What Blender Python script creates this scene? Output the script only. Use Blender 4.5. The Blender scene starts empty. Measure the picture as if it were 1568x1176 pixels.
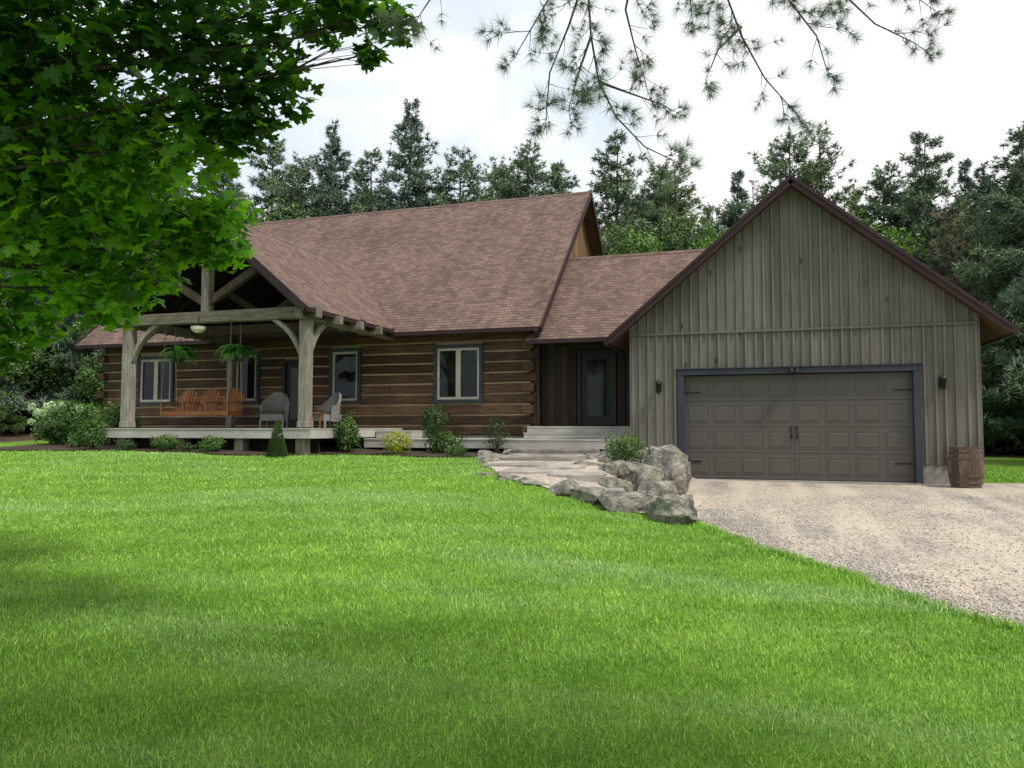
import bpy, bmesh, math, random
import numpy as np
from mathutils import Vector, Matrix, noise as mnoise
random.seed(7)
rng=np.random.default_rng(11)
scene=bpy.context.scene
TH=math.radians(17.8); CT,ST=math.cos(TH),math.sin(TH)
CAMZ=1.22
def lot(R,F,U): return Vector((CT*R-ST*F, ST*R+CT*F, U))   # lot axes (street side) -> world
def lerpt(x,t):
    return np.interp(x,[a for a,b in t],[b for a,b in t])
def sstep(a,b,x):
    t=np.clip((x-a)/(b-a),0,1); return t*t*(3-2*t)
LT=[(-400,-.7),(-20,-.7),(0,-.45),(4,-.30),(8,-.04),(12,.24),(14,.38),(16,.49),(18,.55),(20,.60),(26,.78),(60,.9),(500,.9)]
RT=[(-400,-.6),(-20,-.6),(0,-.45),(6,-.30),(11,-.14),(16,-.03),(18.7,0),(60,.1),(500,.2)]
def gh(x,y):
    x=np.asarray(x,float); y=np.asarray(y,float)
    L=lerpt(y,LT)+.14*sstep(-9,-14,x)*sstep(10,16,y); Rr=lerpt(y,RT)
    s=sstep(9,14.5,y)
    x0=-7+(-3.3+7)*s; x1=.8+(-1.5-.8)*s
    w=1-sstep(x0,x1,x)
    return Rr+(L-Rr)*w+.02*np.sin(x*.7)*np.cos(y*.5)
def g(x,y): return float(gh(x,y))
DL=[(-30,30),(-8,14),(0,8),(3.5,4.3),(6.3,2.1),(7.8,1.1),(10.8,-.75),(13,-1.3),(18.7,-1.9),(20,-1.9)]
def dleft(y): return lerpt(y,DL)+.06*np.sin(np.asarray(y)*3.1)+.04*np.sin(np.asarray(y)*7.7)
def pathleft(y): return lerpt(y,[(11.5,-1.6),(12.3,-2.9),(13.0,-4.3),(14.5,-5.1),(16,-5.75),(17.5,-6.2),(19,-6.3)])

# ---------------- materials
def nd(nt,t,**k):
    n=nt.nodes.new(t)
    for a,b in k.items(): setattr(n,a,b)
    return n
def ramp(nt,fac,stops):
    r=nd(nt,'ShaderNodeValToRGB'); cr=r.color_ramp
    while len(cr.elements)<len(stops): cr.elements.new(.5)
    for e,(p,c) in zip(cr.elements,stops):
        e.position=p; e.color=(*c,1) if len(c)==3 else c
    nt.links.new(fac,r.inputs[0]); return r.outputs[0]
def noise_(nt,vec,scale,detail=4,rough=.55,dist=0):
    n=nd(nt,'ShaderNodeTexNoise'); n.inputs['Scale'].default_value=scale; n.inputs['Detail'].default_value=detail
    n.inputs['Roughness'].default_value=rough; n.inputs['Distortion'].default_value=dist
    nt.links.new(vec,n.inputs['Vector']); return n.outputs[0]
def mul(nt,a,b,fac=1,mode='MULTIPLY'):
    m=nd(nt,'ShaderNodeMixRGB',blend_type=mode); m.inputs[0].default_value=fac
    for i,s in ((1,a),(2,b)):
        if isinstance(s,tuple): m.inputs[i].default_value=(*s,1)
        else: nt.links.new(s,m.inputs[i])
    return m.outputs[0]
def base(name):
    m=bpy.data.materials.new(name); m.use_nodes=True; nt=m.node_tree
    p=nt.nodes['Principled BSDF']; tc=nd(nt,'ShaderNodeTexCoord'); return m,nt,p,tc
def mapped(nt,vec,scale=(1,1,1),rot=(0,0,0)):
    mp=nd(nt,'ShaderNodeMapping'); mp.inputs['Scale'].default_value=scale; mp.inputs['Rotation'].default_value=rot
    nt.links.new(vec,mp.inputs[0]); return mp.outputs[0]
def g3(v): return (v,v,v)
def mk(name,ca,cb,sc=(1,1,1),n=4,rough=.8,bump=.3,bn=None,spec=.3,var=.25,lo=.3,hi=.7,metal=0,knots=None,big=.25,bd=.02):
    m,nt,p,tc=base(name); mp=mapped(nt,tc.outputs['Object'],sc)
    nz=noise_(nt,mp,n,6,.65)
    c=ramp(nt,nz,[(lo,ca),(hi,cb)])
    b2=noise_(nt,tc.outputs['Object'],.9,3)
    c=mul(nt,c,ramp(nt,b2,[(.3,g3(1-big)),(.7,g3(1+big*.6))]))
    if var:
        at=nd(nt,'ShaderNodeAttribute',attribute_name='rnd')
        c=mul(nt,c,ramp(nt,at.outputs['Fac'],[(0,g3(1-var)),(1,g3(1+var*.7))]))
    if knots:
        vo=nd(nt,'ShaderNodeTexVoronoi'); vo.inputs['Scale'].default_value=knots
        nt.links.new(mapped(nt,tc.outputs['Object'],(1,1,.45)),vo.inputs['Vector'])
        c=mul(nt,c,ramp(nt,vo.outputs['Distance'],[(.04,(.42,.32,.25)),(.12,(1,1,1))]))
    nt.links.new(c,p.inputs['Base Color'])
    p.inputs['Roughness'].default_value=rough; p.inputs['Specular IOR Level'].default_value=spec; p.inputs['Metallic'].default_value=metal
    if bump:
        bu=nd(nt,'ShaderNodeBump'); bu.inputs['Strength'].default_value=bump; bu.inputs['Distance'].default_value=bd
        if bn: nz=noise_(nt,mp,bn,5)
        nt.links.new(nz,bu.inputs['Height']); nt.links.new(bu.outputs[0],p.inputs['Normal'])
    return m
def leafmat(name,stops,trans=.35,tcol=(.3,.5,.05),rough=.55,spec=.3,ns=1.2,nv=.35):
    m,nt,p,tc=base(name)
    at=nd(nt,'ShaderNodeAttribute',attribute_name='rnd')
    c=ramp(nt,at.outputs['Fac'],stops)
    nz=noise_(nt,tc.outputs['Object'],ns,3)
    c=mul(nt,c,ramp(nt,nz,[(.35,g3(1-nv)),(.65,g3(1+nv))]))
    nt.links.new(c,p.inputs['Base Color']); p.inputs['Roughness'].default_value=rough; p.inputs['Specular IOR Level'].default_value=spec
    if trans:
        t=nd(nt,'ShaderNodeBsdfTranslucent'); nt.links.new(mul(nt,c,tuple(3*x for x in tcol)),t.inputs[0])
        mx=nd(nt,'ShaderNodeMixShader'); mx.inputs[0].default_value=trans
        nt.links.new(p.outputs[0],mx.inputs[1]); nt.links.new(t.outputs[0],mx.inputs[2])
        nt.links.new(mx.outputs[0],nt.nodes['Material Output'].inputs[0])
    return m
def shingle_mat():
    m,nt,p,tc=base('asphalt_shingles')
    uv=tc.outputs['UV']
    br=nd(nt,'ShaderNodeTexBrick'); br.offset=.37; br.offset_frequency=2
    I=br.inputs; I['Color1'].default_value=(.112,.074,.062,1); I['Color2'].default_value=(.185,.126,.107,1); I['Mortar'].default_value=(.05,.036,.032,1)
    I['Scale'].default_value=1; I['Mortar Size'].default_value=.006; I['Mortar Smooth'].default_value=.4; I['Bias'].default_value=0
    I['Brick Width'].default_value=.21; I['Row Height'].default_value=.145
    nt.links.new(uv,I['Vector'])
    c=br.outputs['Color']
    n1=noise_(nt,uv,60,3); c=mul(nt,c,ramp(nt,n1,[(.3,g3(.8)),(.7,g3(1.2))]))
    n2=noise_(nt,mapped(nt,uv,(.6,.18,1)),2,5); c=mul(nt,c,ramp(nt,n2,[(.3,(.82,.81,.82)),(.7,(1.16,1.15,1.12))]))
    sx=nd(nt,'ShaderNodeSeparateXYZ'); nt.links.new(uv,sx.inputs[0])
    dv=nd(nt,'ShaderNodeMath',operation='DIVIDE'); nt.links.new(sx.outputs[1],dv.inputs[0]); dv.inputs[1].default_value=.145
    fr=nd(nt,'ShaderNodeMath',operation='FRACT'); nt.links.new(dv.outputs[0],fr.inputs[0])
    c=mul(nt,c,ramp(nt,fr.outputs[0],[(0,g3(.5)),(.14,g3(.66)),(.24,g3(1.05)),(1,g3(1.0))]))  # lower edge of each course darkened: tab shading painted into the colour
    inv=nd(nt,'ShaderNodeMath',operation='SUBTRACT'); inv.inputs[0].default_value=1; nt.links.new(fr.outputs[0],inv.inputs[1])
    ad=nd(nt,'ShaderNodeMath',operation='ADD'); nt.links.new(inv.outputs[0],ad.inputs[0])
    n3=noise_(nt,uv,14,3); nt.links.new(n3,ad.inputs[1])
    bu=nd(nt,'ShaderNodeBump'); bu.inputs['Strength'].default_value=.8; bu.inputs['Distance'].default_value=.02
    nt.links.new(ad.outputs[0],bu.inputs['Height']); nt.links.new(bu.outputs[0],p.inputs['Normal'])
    nt.links.new(c,p.inputs['Base Color']); p.inputs['Roughness'].default_value=.92; p.inputs['Specular IOR Level'].default_value=.15
    return m
M={}
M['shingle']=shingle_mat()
M['cap']=mk('ridge_cap_shingle',(.10,.068,.056),(.16,.11,.092),n=9,rough=.92,bump=.2,var=.2)
M['fascia']=mk('fascia_paint',(.024,.012,.014),(.034,.018,.019),rough=.6,bump=0,var=.1)
M['soffit']=mk('soffit_wood',(.07,.038,.022),(.12,.065,.037),sc=(1,9,1),rough=.7)
M['log']=mk('hewn_log',(.042,.023,.012),(.15,.086,.045),sc=(.8,8,7),n=3,rough=.75,bump=.9,var=.5,knots=2.2,bd=.03)
M['chink']=mk('chinking',(.33,.25,.155),(.43,.34,.22),n=20,rough=.9,bump=.2,var=0)
M['siding']=mk('weathered_board',(.118,.115,.098),(.172,.169,.146),sc=(7,7,.5),n=3,rough=.88,bump=.25,var=.17,knots=2.4,big=.18)
M['trim']=mk('blue_grey_trim',(.028,.034,.046),(.046,.054,.07),sc=(4,4,4),rough=.6,bump=.1,var=.1)
M['door']=mk('garage_door_paint',(.082,.077,.07),(.092,.087,.079),sc=(1,1,12),n=6,rough=.45,bump=.05,var=.04,big=.05)
M['black']=mk('black_iron',(.012,.012,.012),(.02,.02,.02),rough=.5,bump=.1,var=0)
M['timber']=mk('weathered_timber',(.13,.118,.095),(.34,.315,.265),sc=(5,5,.8),n=3,rough=.88,bump=.5,var=.12)
M['timberh']=mk('weathered_timber_beam',(.10,.088,.07),(.25,.228,.185),sc=(.8,5,5),n=3,rough=.88,bump=.5,var=.15)
M['strut']=mk('truss_timber',(.04,.03,.021),(.12,.092,.066),sc=(3,3,3),n=3,rough=.85,bump=.4,var=.15)
M['deck']=mk('deck_boards',(.36,.345,.315),(.5,.485,.445),sc=(1,6,6),rough=.7,bump=.1,var=.1)
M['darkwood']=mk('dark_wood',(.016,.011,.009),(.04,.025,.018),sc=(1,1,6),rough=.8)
M['brown']=mk('brown_siding',(.035,.029,.024),(.07,.057,.046),sc=(8,8,.6),rough=.8,var=.3)
M['gable']=mk('gable_boards',(.14,.08,.036),(.24,.145,.066),sc=(6,6,.6),rough=.8,var=.3)
M['frame']=mk('window_frame',(.42,.4,.33),(.5,.475,.395),rough=.5,bump=0,var=0)
M['conc']=mk('concrete',(.22,.21,.19),(.36,.345,.31),n=8,rough=.9,bump=.3,var=0)
M['orange']=mk('cedar_wood',(.22,.075,.02),(.36,.14,.04),sc=(2,2,8),rough=.5,var=.25)
M['wicker']=mk('grey_wicker',(.12,.12,.115),(.28,.28,.26),sc=(30,30,30),n=1.5,rough=.7,bump=.9,var=.1)
M['rope']=mk('rope',(.3,.24,.15),(.4,.33,.22),rough=.9,var=0)
M['barrel']=mk('barrel_oak',(.07,.045,.033),(.2,.14,.105),sc=(9,9,.8),rough=.85,bump=.4,var=.45)
M['hoop']=mk('hoop_steel',(.07,.05,.04),(.15,.125,.105),n=9,rough=.6,metal=.4,var=0)
M['slab']=mk('step_stone',(.13,.12,.105),(.34,.315,.28),sc=(1,1,2.5),n=3,rough=.9,bump=.6,var=.22)
M['flag']=mk('flagstone',(.27,.24,.215),(.44,.40,.365),sc=(1,1,2),n=3,rough=.88,bump=.4,var=.2)
M['bark']=mk('bark',(.045,.036,.028),(.12,.10,.08),sc=(6,6,1),n=4,rough=.9,bump=1,var=0)
M['twig']=mk('twig_bark',(.045,.036,.032),(.10,.08,.07),n=12,rough=.9,bump=.3,var=0)
M['mulch']=mk('mulch',(.025,.017,.012),(.085,.058,.042),n=22,rough=.95,bump=1,var=0)
M['white']=mk('white_plastic',(.6,.58,.5),(.65,.63,.56),rough=.4,bump=0,var=0)
rm,nt,p,tc=base('limestone_rock')
o_=tc.outputs['Object']; ra=noise_(nt,o_,3.6,8,.72,.5); rb=noise_(nt,mapped(nt,o_,(1,1,3)),2.4,6,.7,1)
c=ramp(nt,ra,[(.32,(.045,.042,.036)),(.43,(.16,.152,.135)),(.56,(.30,.285,.255)),(.70,(.48,.46,.42))])
c=mul(nt,c,ramp(nt,rb,[(.34,g3(.4)),(.44,g3(1.0))])); c=mul(nt,c,ramp(nt,noise_(nt,o_,1.2,3),[(.4,(1,1,1)),(.7,(.80,.83,.66))]))
nt.links.new(c,p.inputs['Base Color']); p.inputs['Roughness'].default_value=.92; p.inputs['Specular IOR Level'].default_value=.15
ad=nd(nt,'ShaderNodeMath',operation='ADD'); nt.links.new(ra,ad.inputs[0]); nt.links.new(rb,ad.inputs[1])
bu=nd(nt,'ShaderNodeBump'); bu.inputs['Strength'].default_value=.9; bu.inputs['Distance'].default_value=.06; nt.links.new(ad.outputs[0],bu.inputs['Height']); nt.links.new(bu.outputs[0],p.inputs['Normal'])
M['rock']=rm
gm,nt,p,tc=base('window_glass')
p.inputs['Roughness'].default_value=.05; p.inputs['Specular IOR Level'].default_value=.3
nt.links.new(ramp(nt,noise_(nt,tc.outputs['Object'],2.5,3),[(.5,(.006,.009,.007)),(.75,(.018,.028,.019))]),p.inputs['Base Color'])
M['glass']=gm
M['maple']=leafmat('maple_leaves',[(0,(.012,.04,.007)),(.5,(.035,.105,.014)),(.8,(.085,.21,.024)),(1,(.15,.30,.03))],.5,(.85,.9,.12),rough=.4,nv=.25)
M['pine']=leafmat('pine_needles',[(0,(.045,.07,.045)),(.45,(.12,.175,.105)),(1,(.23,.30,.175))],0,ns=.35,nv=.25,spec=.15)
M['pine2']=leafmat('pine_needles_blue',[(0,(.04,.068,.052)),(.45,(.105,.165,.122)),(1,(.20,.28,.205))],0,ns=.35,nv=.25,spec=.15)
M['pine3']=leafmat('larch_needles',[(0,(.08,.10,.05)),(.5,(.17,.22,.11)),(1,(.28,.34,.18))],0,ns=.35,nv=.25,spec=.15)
M['dead']=leafmat('dry_needles',[(0,(.10,.08,.065)),(.55,(.21,.17,.13)),(1,(.28,.27,.19))],0,ns=.35,nv=.3,spec=.15)
M['needle']=leafmat('near_pine_needles',[(0,(.085,.115,.08)),(1,(.22,.28,.19))],.45,(.4,.42,.34),nv=.2)
M['bushd']=leafmat('leaves_dark',[(0,(.012,.032,.01)),(1,(.05,.115,.03))],.2)
M['bushm']=leafmat('leaves_mid',[(0,(.02,.055,.012)),(1,(.10,.19,.042))],.25)
M['bushy']=leafmat('leaves_yellow',[(0,(.10,.14,.015)),(1,(.38,.38,.05))],.25)
M['bloom']=leafmat('hydrangea_bloom',[(0,(.35,.45,.25)),(1,(.7,.75,.58))],.2)
M['fern']=leafmat('fern_fronds',[(0,(.05,.15,.05)),(1,(.14,.32,.11))],.35)
M['decid']=leafmat('forest_leaves',[(0,(.035,.075,.025)),(1,(.17,.28,.09))],.25,(.4,.5,.15),ns=.5)
def grass_cols(nt,vec):
    n1=noise_(nt,vec,.30,4); n2=noise_(nt,vec,2.6,5,.65)
    c=ramp(nt,n1,[(.3,(.20,.40,.048)),(.7,(.27,.49,.066))])
    c=mul(nt,c,ramp(nt,n2,[(.3,(.78,.83,.80)),(.7,(1.2,1.12,1.15))]))
    w=nd(nt,'ShaderNodeTexWave',wave_type='BANDS',bands_direction='X'); w.inputs['Scale'].default_value=.27; w.inputs['Distortion'].default_value=1.6; w.inputs['Detail'].default_value=2
    nt.links.new(mapped(nt,vec,rot=(0,0,math.radians(62))),w.inputs['Vector'])
    c=mul(nt,c,ramp(nt,w.outputs['Fac'],[(.2,(.93,.95,.9)),(.8,(1.07,1.04,1.15))]))
    ns=noise_(nt,mapped(nt,vec,(.16,.75,1),(0,0,math.radians(-10))),1.0,6,.65,.5)
    c2=nd(nt,'ShaderNodeMixRGB'); c2.inputs[2].default_value=(.42,.58,.27,1)
    nt.links.new(ramp(nt,ns,[(.50,g3(0)),(.74,g3(.6))]),c2.inputs[0]); nt.links.new(c,c2.inputs[1])
    n3=noise_(nt,vec,.9,6,.7); c3=nd(nt,'ShaderNodeMixRGB'); c3.inputs[2].default_value=(.27,.25,.15,1)
    nt.links.new(ramp(nt,n3,[(.64,g3(0)),(.78,g3(.6))]),c3.inputs[0]); nt.links.new(c2.outputs[0],c3.inputs[1])
    return c3.outputs[0]
gmat,nt,p,tc=base('lawn_ground')
c=mul(nt,grass_cols(nt,tc.outputs['Object']),g3(.7))
nf=noise_(nt,tc.outputs['Object'],55,4,.7); c=mul(nt,c,ramp(nt,nf,[(.3,g3(.4)),(.7,g3(1.05))]))
fl=ramp(nt,noise_(nt,tc.outputs['Object'],3,6,.7),[(.3,(.05,.036,.024)),(.6,(.12,.085,.055)),(.75,(.07,.10,.035))])
at=nd(nt,'ShaderNodeAttribute',attribute_name='forest')
mx=nd(nt,'ShaderNodeMixRGB'); nt.links.new(at.outputs['Fac'],mx.inputs[0]); nt.links.new(c,mx.inputs[1]); nt.links.new(fl,mx.inputs[2])
nt.links.new(mx.outputs[0],p.inputs['Base Color']); p.inputs['Roughness'].default_value=.9; p.inputs['Specular IOR Level'].default_value=.1
bu=nd(nt,'ShaderNodeBump'); bu.inputs['Strength'].default_value=.6; bu.inputs['Distance'].default_value=.03; nt.links.new(nf,bu.inputs['Height']); nt.links.new(bu.outputs[0],p.inputs['Normal'])
bmat,nt,p,tc=base('grass_blades')
c=grass_cols(nt,tc.outputs['Object']); at=nd(nt,'ShaderNodeAttribute',attribute_name='rnd')
c=mul(nt,c,ramp(nt,at.outputs['Fac'],[(0,(.62,.68,.66)),(.8,(1.2,1.2,1.2)),(.96,(1.4,1.35,1.4)),(1,(2.0,1.4,2.4))]))
nt.links.new(c,p.inputs['Base Color']); p.inputs['Roughness'].default_value=.6; p.inputs['Specular IOR Level'].default_value=.25
gv,nt,p,tc=base('gravel')
ob_=tc.outputs['Object']
vo=nd(nt,'ShaderNodeTexVoronoi'); vo.inputs['Scale'].default_value=36; nt.links.new(ob_,vo.inputs['Vector'])
sc_=nd(nt,'ShaderNodeSeparateColor'); nt.links.new(vo.outputs['Color'],sc_.inputs[0])
c=ramp(nt,sc_.outputs[0],[(0,(.33,.285,.24)),(.5,(.47,.415,.355)),(1,(.64,.58,.51))])
c=mul(nt,c,ramp(nt,vo.outputs['Distance'],[(.3,(1,1,1)),(.75,g3(.65))]))
c=mul(nt,c,ramp(nt,noise_(nt,ob_,.5,6,.65,.6),[(.32,(.64,.67,.73)),(.5,(1.0,.98,.95)),(.72,(1.16,1.10,1.0))]))
trk=noise_(nt,mapped(nt,ob_,(1.1,.12,1),(0,0,math.radians(14))),1.3,4,.6)
cm=nd(nt,'ShaderNodeMixRGB'); cm.inputs[2].default_value=(.56,.48,.385,1); nt.links.new(ramp(nt,trk,[(.46,g3(0)),(.6,g3(.65))]),cm.inputs[0]); nt.links.new(c,cm.inputs[1])
nt.links.new(mul(nt,cm.outputs[0],ramp(nt,noise_(nt,ob_,11,5,.8),[(.3,g3(.78)),(.7,g3(1.16))])),p.inputs['Base Color']); p.inputs['Roughness'].default_value=.9; p.inputs['Specular IOR Level'].default_value=.15
bu=nd(nt,'ShaderNodeBump',invert=True); bu.inputs['Strength'].default_value=.7; bu.inputs['Distance'].default_value=.02; nt.links.new(vo.outputs['Distance'],bu.inputs['Height']); nt.links.new(bu.outputs[0],p.inputs['Normal'])
M['peb']=mk('pebbles',(.28,.25,.215),(.55,.5,.44),n=3,rough=.85,bump=0,var=.5,big=.1)

# ---------------- mesh builder
class B:
    def __init__(s): s.v=[];s.f=[];s.m=[];s.r=[];s.uv={}
    def add(s,vs,fs,mi=0,r=None):
        o=len(s.v); r=random.random() if r is None else r
        s.v+= [tuple(x) for x in vs]
        for i,f in enumerate(fs):
            s.f.append(tuple(o+k for k in f)); s.m.append(mi); s.r.append(r[i] if hasattr(r,'__len__') else r)
    def box(s,x0,x1,y0,y1,z0,z1,mi=0,r=None):
        s.add([(x0,y0,z0),(x1,y0,z0),(x1,y1,z0),(x0,y1,z0),(x0,y0,z1),(x1,y0,z1),(x1,y1,z1),(x0,y1,z1)],
              [(0,3,2,1),(4,5,6,7),(0,1,5,4),(1,2,6,5),(2,3,7,6),(3,0,4,7)],mi,r)
    def cbox(s,x0,x1,y0,y1,z0,z1,c,mi=0,r=None):
        # hewn log: long in x, chamfered, slightly wavy along its length
        n=max(1,int((x1-x0)/.8)); pr0=[(y0,z0+c),(y0,z1-c),(y0+c,z1),(y1,z1),(y1,z0),(y0+c,z0)]; k=len(pr0); vs=[]
        for i in range(n+1):
            x=x0+(x1-x0)*i/n; dy_=random.uniform(-.01,.01); dz0=random.uniform(-.008,.008); dz1=random.uniform(-.008,.008)
            for j,(a,b) in enumerate(pr0): vs.append((x,a+(dy_ if j in (0,1,2,5) else 0),b+(dz1 if j in (1,2,3) else dz0)))
        fs=[(i*k+j,(i+1)*k+j,(i+1)*k+(j+1)%k,i*k+(j+1)%k) for i in range(n) for j in range(k)]
        fs+=[tuple(range(k)),tuple(n*k+j for j in range(k-1,-1,-1))]
        s.add(vs,fs,mi,r)
    def beam(s,p0,p1,w,h,mi=0,up=(0,0,1),r=None):
        p0=Vector(p0);p1=Vector(p1);d=(p1-p0).normalized();u=Vector(up)
        sd=d.cross(u)
        if sd.length<1e-3: sd=d.cross(Vector((0,1,0)))
        sd.normalize(); uu=sd.cross(d)
        vs=[]
        for p_ in (p0,p1):
            for a,b in ((-1,-1),(1,-1),(1,1),(-1,1)): vs.append(p_+sd*a*w/2+uu*b*h/2)
        s.add(vs,[(0,1,2,3),(7,6,5,4),(0,4,5,1),(1,5,6,2),(2,6,7,3),(3,7,4,0)],mi,r)
    def tube(s,pts,rad,mi=0,n=7):
        pts=[Vector(q) for q in pts]; vs=[];k=len(pts)
        for i,q in enumerate(pts):
            d=(pts[min(i+1,k-1)]-pts[max(i-1,0)]).normalized()
            a=d.cross(Vector((.13,.31,.94)))
            if a.length<.2: a=d.cross(Vector((1,0,0)))
            a.normalize(); b=d.cross(a); rr=rad[i] if hasattr(rad,'__len__') else rad
            for j in range(n):
                t=2*math.pi*j/n; vs.append(q+(a*math.cos(t)+b*math.sin(t))*rr)
        fs=[(i*n+j,i*n+(j+1)%n,(i+1)*n+(j+1)%n,(i+1)*n+j) for i in range(k-1) for j in range(n)]
        fs+=[tuple(range(n-1,-1,-1)),tuple((k-1)*n+j for j in range(n))]
        s.add(vs,fs,mi)
    def lathe(s,c,prof,mi=0,n=24,per=False):
        vs=[(c[0]+r*math.cos(2*math.pi*j/n),c[1]+r*math.sin(2*math.pi*j/n),c[2]+z) for r,z in prof for j in range(n)]
        fs=[(i*n+j,i*n+(j+1)%n,(i+1)*n+(j+1)%n,(i+1)*n+j) for i in range(len(prof)-1) for j in range(n)]
        rr=[random.random() for _ in range(n)]
        s.add(vs,fs,mi,[rr[k%n] for k in range(len(fs))] if per else None)
    def roof(s,p0,p1,p2,p3,t=.12,mt=0,ms=1,mf=2):
        P=[Vector(q) for q in (p0,p1,p2,p3)]; Q=[q-Vector((0,0,t)) for q in P]
        o=len(s.v); s.v+=[tuple(q) for q in P+Q]
        L=(P[1]-P[0]).length; H=(P[3]-P[0]).length
        s.uv[len(s.f)]=[(0,0),(L,0),(L,H),(0,H)]
        for f,mi in (((0,1,2,3),mt),((7,6,5,4),ms),((4,5,1,0),mf),((5,6,2,1),mf),((6,7,3,2),mf),((7,4,0,3),mf)):
            s.f.append(tuple(o+k for k in f)); s.m.append(mi); s.r.append(.5)
    def cap(s,a,b_,n,sl,w=.13):
        # bent ridge-cap shingles lapped along the ridge a->b; n = horizontal unit normal to ridge, sl = slope
        a=Vector(a);b_=Vector(b_);n=Vector(n); L=(b_-a).length; k=int(L/.22)
        for i in range(k):
            p0=a+(b_-a)*(i/k); p1=a+(b_-a)*min(1,(i+1.15)/k); u0=Vector((0,0,.012)); u1=Vector((0,0,.024)); e=Vector((0,0,-sl*w)); r=random.random()
            for sg in (-1,1):
                s.add([p0+u0,p1+u1,p1+u1+n*sg*w+e,p0+u0+n*sg*w+e,p0,p1,p1+n*sg*w+e,p0+n*sg*w+e],[(0,1,2,3),(3,2,6,7),(0,3,7,4),(1,5,6,2)],0,r)
    def obj(s,name,mats,parent=None,smooth=False,bevel=0,center=True,mesh_only=False):
        me=bpy.data.meshes.new(name); V=np.array(s.v,float)
        c=(V.min(0)+V.max(0))/2 if center else np.zeros(3)
        if center: c[2]=V[:,2].min()
        me.from_pydata((V-c).tolist(),[],s.f)
        for m in mats: me.materials.append(M[m] if isinstance(m,str) else m)
        me.polygons.foreach_set('material_index',s.m)
        a=me.attributes.new('rnd','FLOAT','FACE'); a.data.foreach_set('value',s.r)
        if s.uv:
            ul=me.uv_layers.new(name='UVMap')
            for fi,uvs in s.uv.items():
                for k,li in enumerate(me.polygons[fi].loop_indices): ul.data[li].uv=uvs[k]
        if smooth: me.polygons.foreach_set('use_smooth',[True]*len(s.f))
        me.update()
        if mesh_only: return me
        o=bpy.data.objects.new(name,me); scene.collection.objects.link(o); o.location=c
        if parent: o.parent=parent
        if bevel:
            b=o.modifiers.new('bevel','BEVEL'); b.width=bevel; b.segments=2; b.limit_method='ANGLE'
        return o
def empty(name):
    o=bpy.data.objects.new(name,None); scene.collection.objects.link(o); return o
def frames(D):
    D=D/np.linalg.norm(D,axis=1,keepdims=True); r=rng.normal(size=D.shape)
    x=np.cross(r,D); x/=np.linalg.norm(x,axis=1,keepdims=True); y=np.cross(D,x)
    return np.stack([x,y,D],axis=2)
def place(tv,C,R,S):
    S=np.broadcast_to(S,(len(C),))
    return C[:,None,:]+S[:,None,None]*np.einsum('kj,nij->nki',tv,R)
def fast(name,tv,tf,C,R,S,rnd,mat,parent=None):
    tv=np.array(tv,float); tf=np.array(tf,int); V=place(tv,C,R,S); N,k,_=V.shape
    F=(tf[None]+(np.arange(N)*k)[:,None,None]).reshape(-1,tf.shape[1]); m=tf.shape[1]
    me=bpy.data.meshes.new(name); me.vertices.add(N*k); me.vertices.foreach_set('co',V.reshape(-1).astype(np.float32))
    me.loops.add(F.size); me.loops.foreach_set('vertex_index',F.reshape(-1).astype(np.int32))
    me.polygons.add(len(F)); me.polygons.foreach_set('loop_start',(np.arange(len(F))*m).astype(np.int32))
    me.update(calc_edges=True)
    a=me.attributes.new('rnd','FLOAT','FACE'); a.data.foreach_set('value',np.repeat(rnd,len(tf)).astype(np.float32))
    me.materials.append(M[mat] if isinstance(mat,str) else mat)
    o=bpy.data.objects.new(name,me); scene.collection.objects.link(o)
    if parent: o.parent=parent
    return o
LEAF=[(0,0,0),(.32,.45,.08),(0,1,-.05),(-.32,.45,.08)]; LEAFF=[(0,1,2,3)]
def clump_t(m,lo=15,hi=85,w=.07,seed=0):
    r=np.random.default_rng(seed); tv=[];tf=[]
    for i in range(m):
        a=r.uniform(0,2*math.pi); p_=math.radians(r.uniform(lo,hi)); L=r.uniform(.7,1)
        d=np.array([math.sin(p_)*math.cos(a),math.sin(p_)*math.sin(a),math.cos(p_)])
        s_=np.cross(d,r.normal(size=3)); s_/=np.linalg.norm(s_)
        tv+=[s_*w,-s_*w,d*L]; tf.append((3*i,3*i+1,3*i+2))
    return np.array(tv),tf

# ---------------- terrain
xs=np.array([-500,-250,-120,-70]+list(np.arange(-45,28,.5))+[35,60,120,250,500]); ys=np.array([-300,-120,-50,-25]+list(np.arange(-12,62,.5))+[80,130,250,500])
X,Y=np.meshgrid(xs,ys); Z=gh(X,Y)
dm=(X>dleft(Y)+.3)&(Y<19.5)&(Y>-25)&(X<22); Z=Z-.03*dm
me=bpy.data.meshes.new('lawn'); nx=len(xs);ny=len(ys)
me.from_pydata(np.stack([X,Y,Z],-1).reshape(-1,3).tolist(),[],[(j*nx+i,j*nx+i+1,(j+1)*nx+i+1,(j+1)*nx+i) for j in range(ny-1) for i in range(nx-1)])
wob=1.2*np.sin(X*.5)+.8*np.sin(X*1.3+1)+.8*np.sin(Y*.9)
fo=np.maximum(sstep(34,36,Y+wob),sstep(-23.5,-25.5,X+wob*.7-(Y-20)*.1))
a=me.attributes.new('forest','FLOAT','POINT'); a.data.foreach_set('value',fo.reshape(-1).astype(np.float32))
me.materials.append(gmat); me.polygons.foreach_set('use_smooth',[True]*len(me.polygons))
go=bpy.data.objects.new('lawn',me); scene.collection.objects.link(go)
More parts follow.
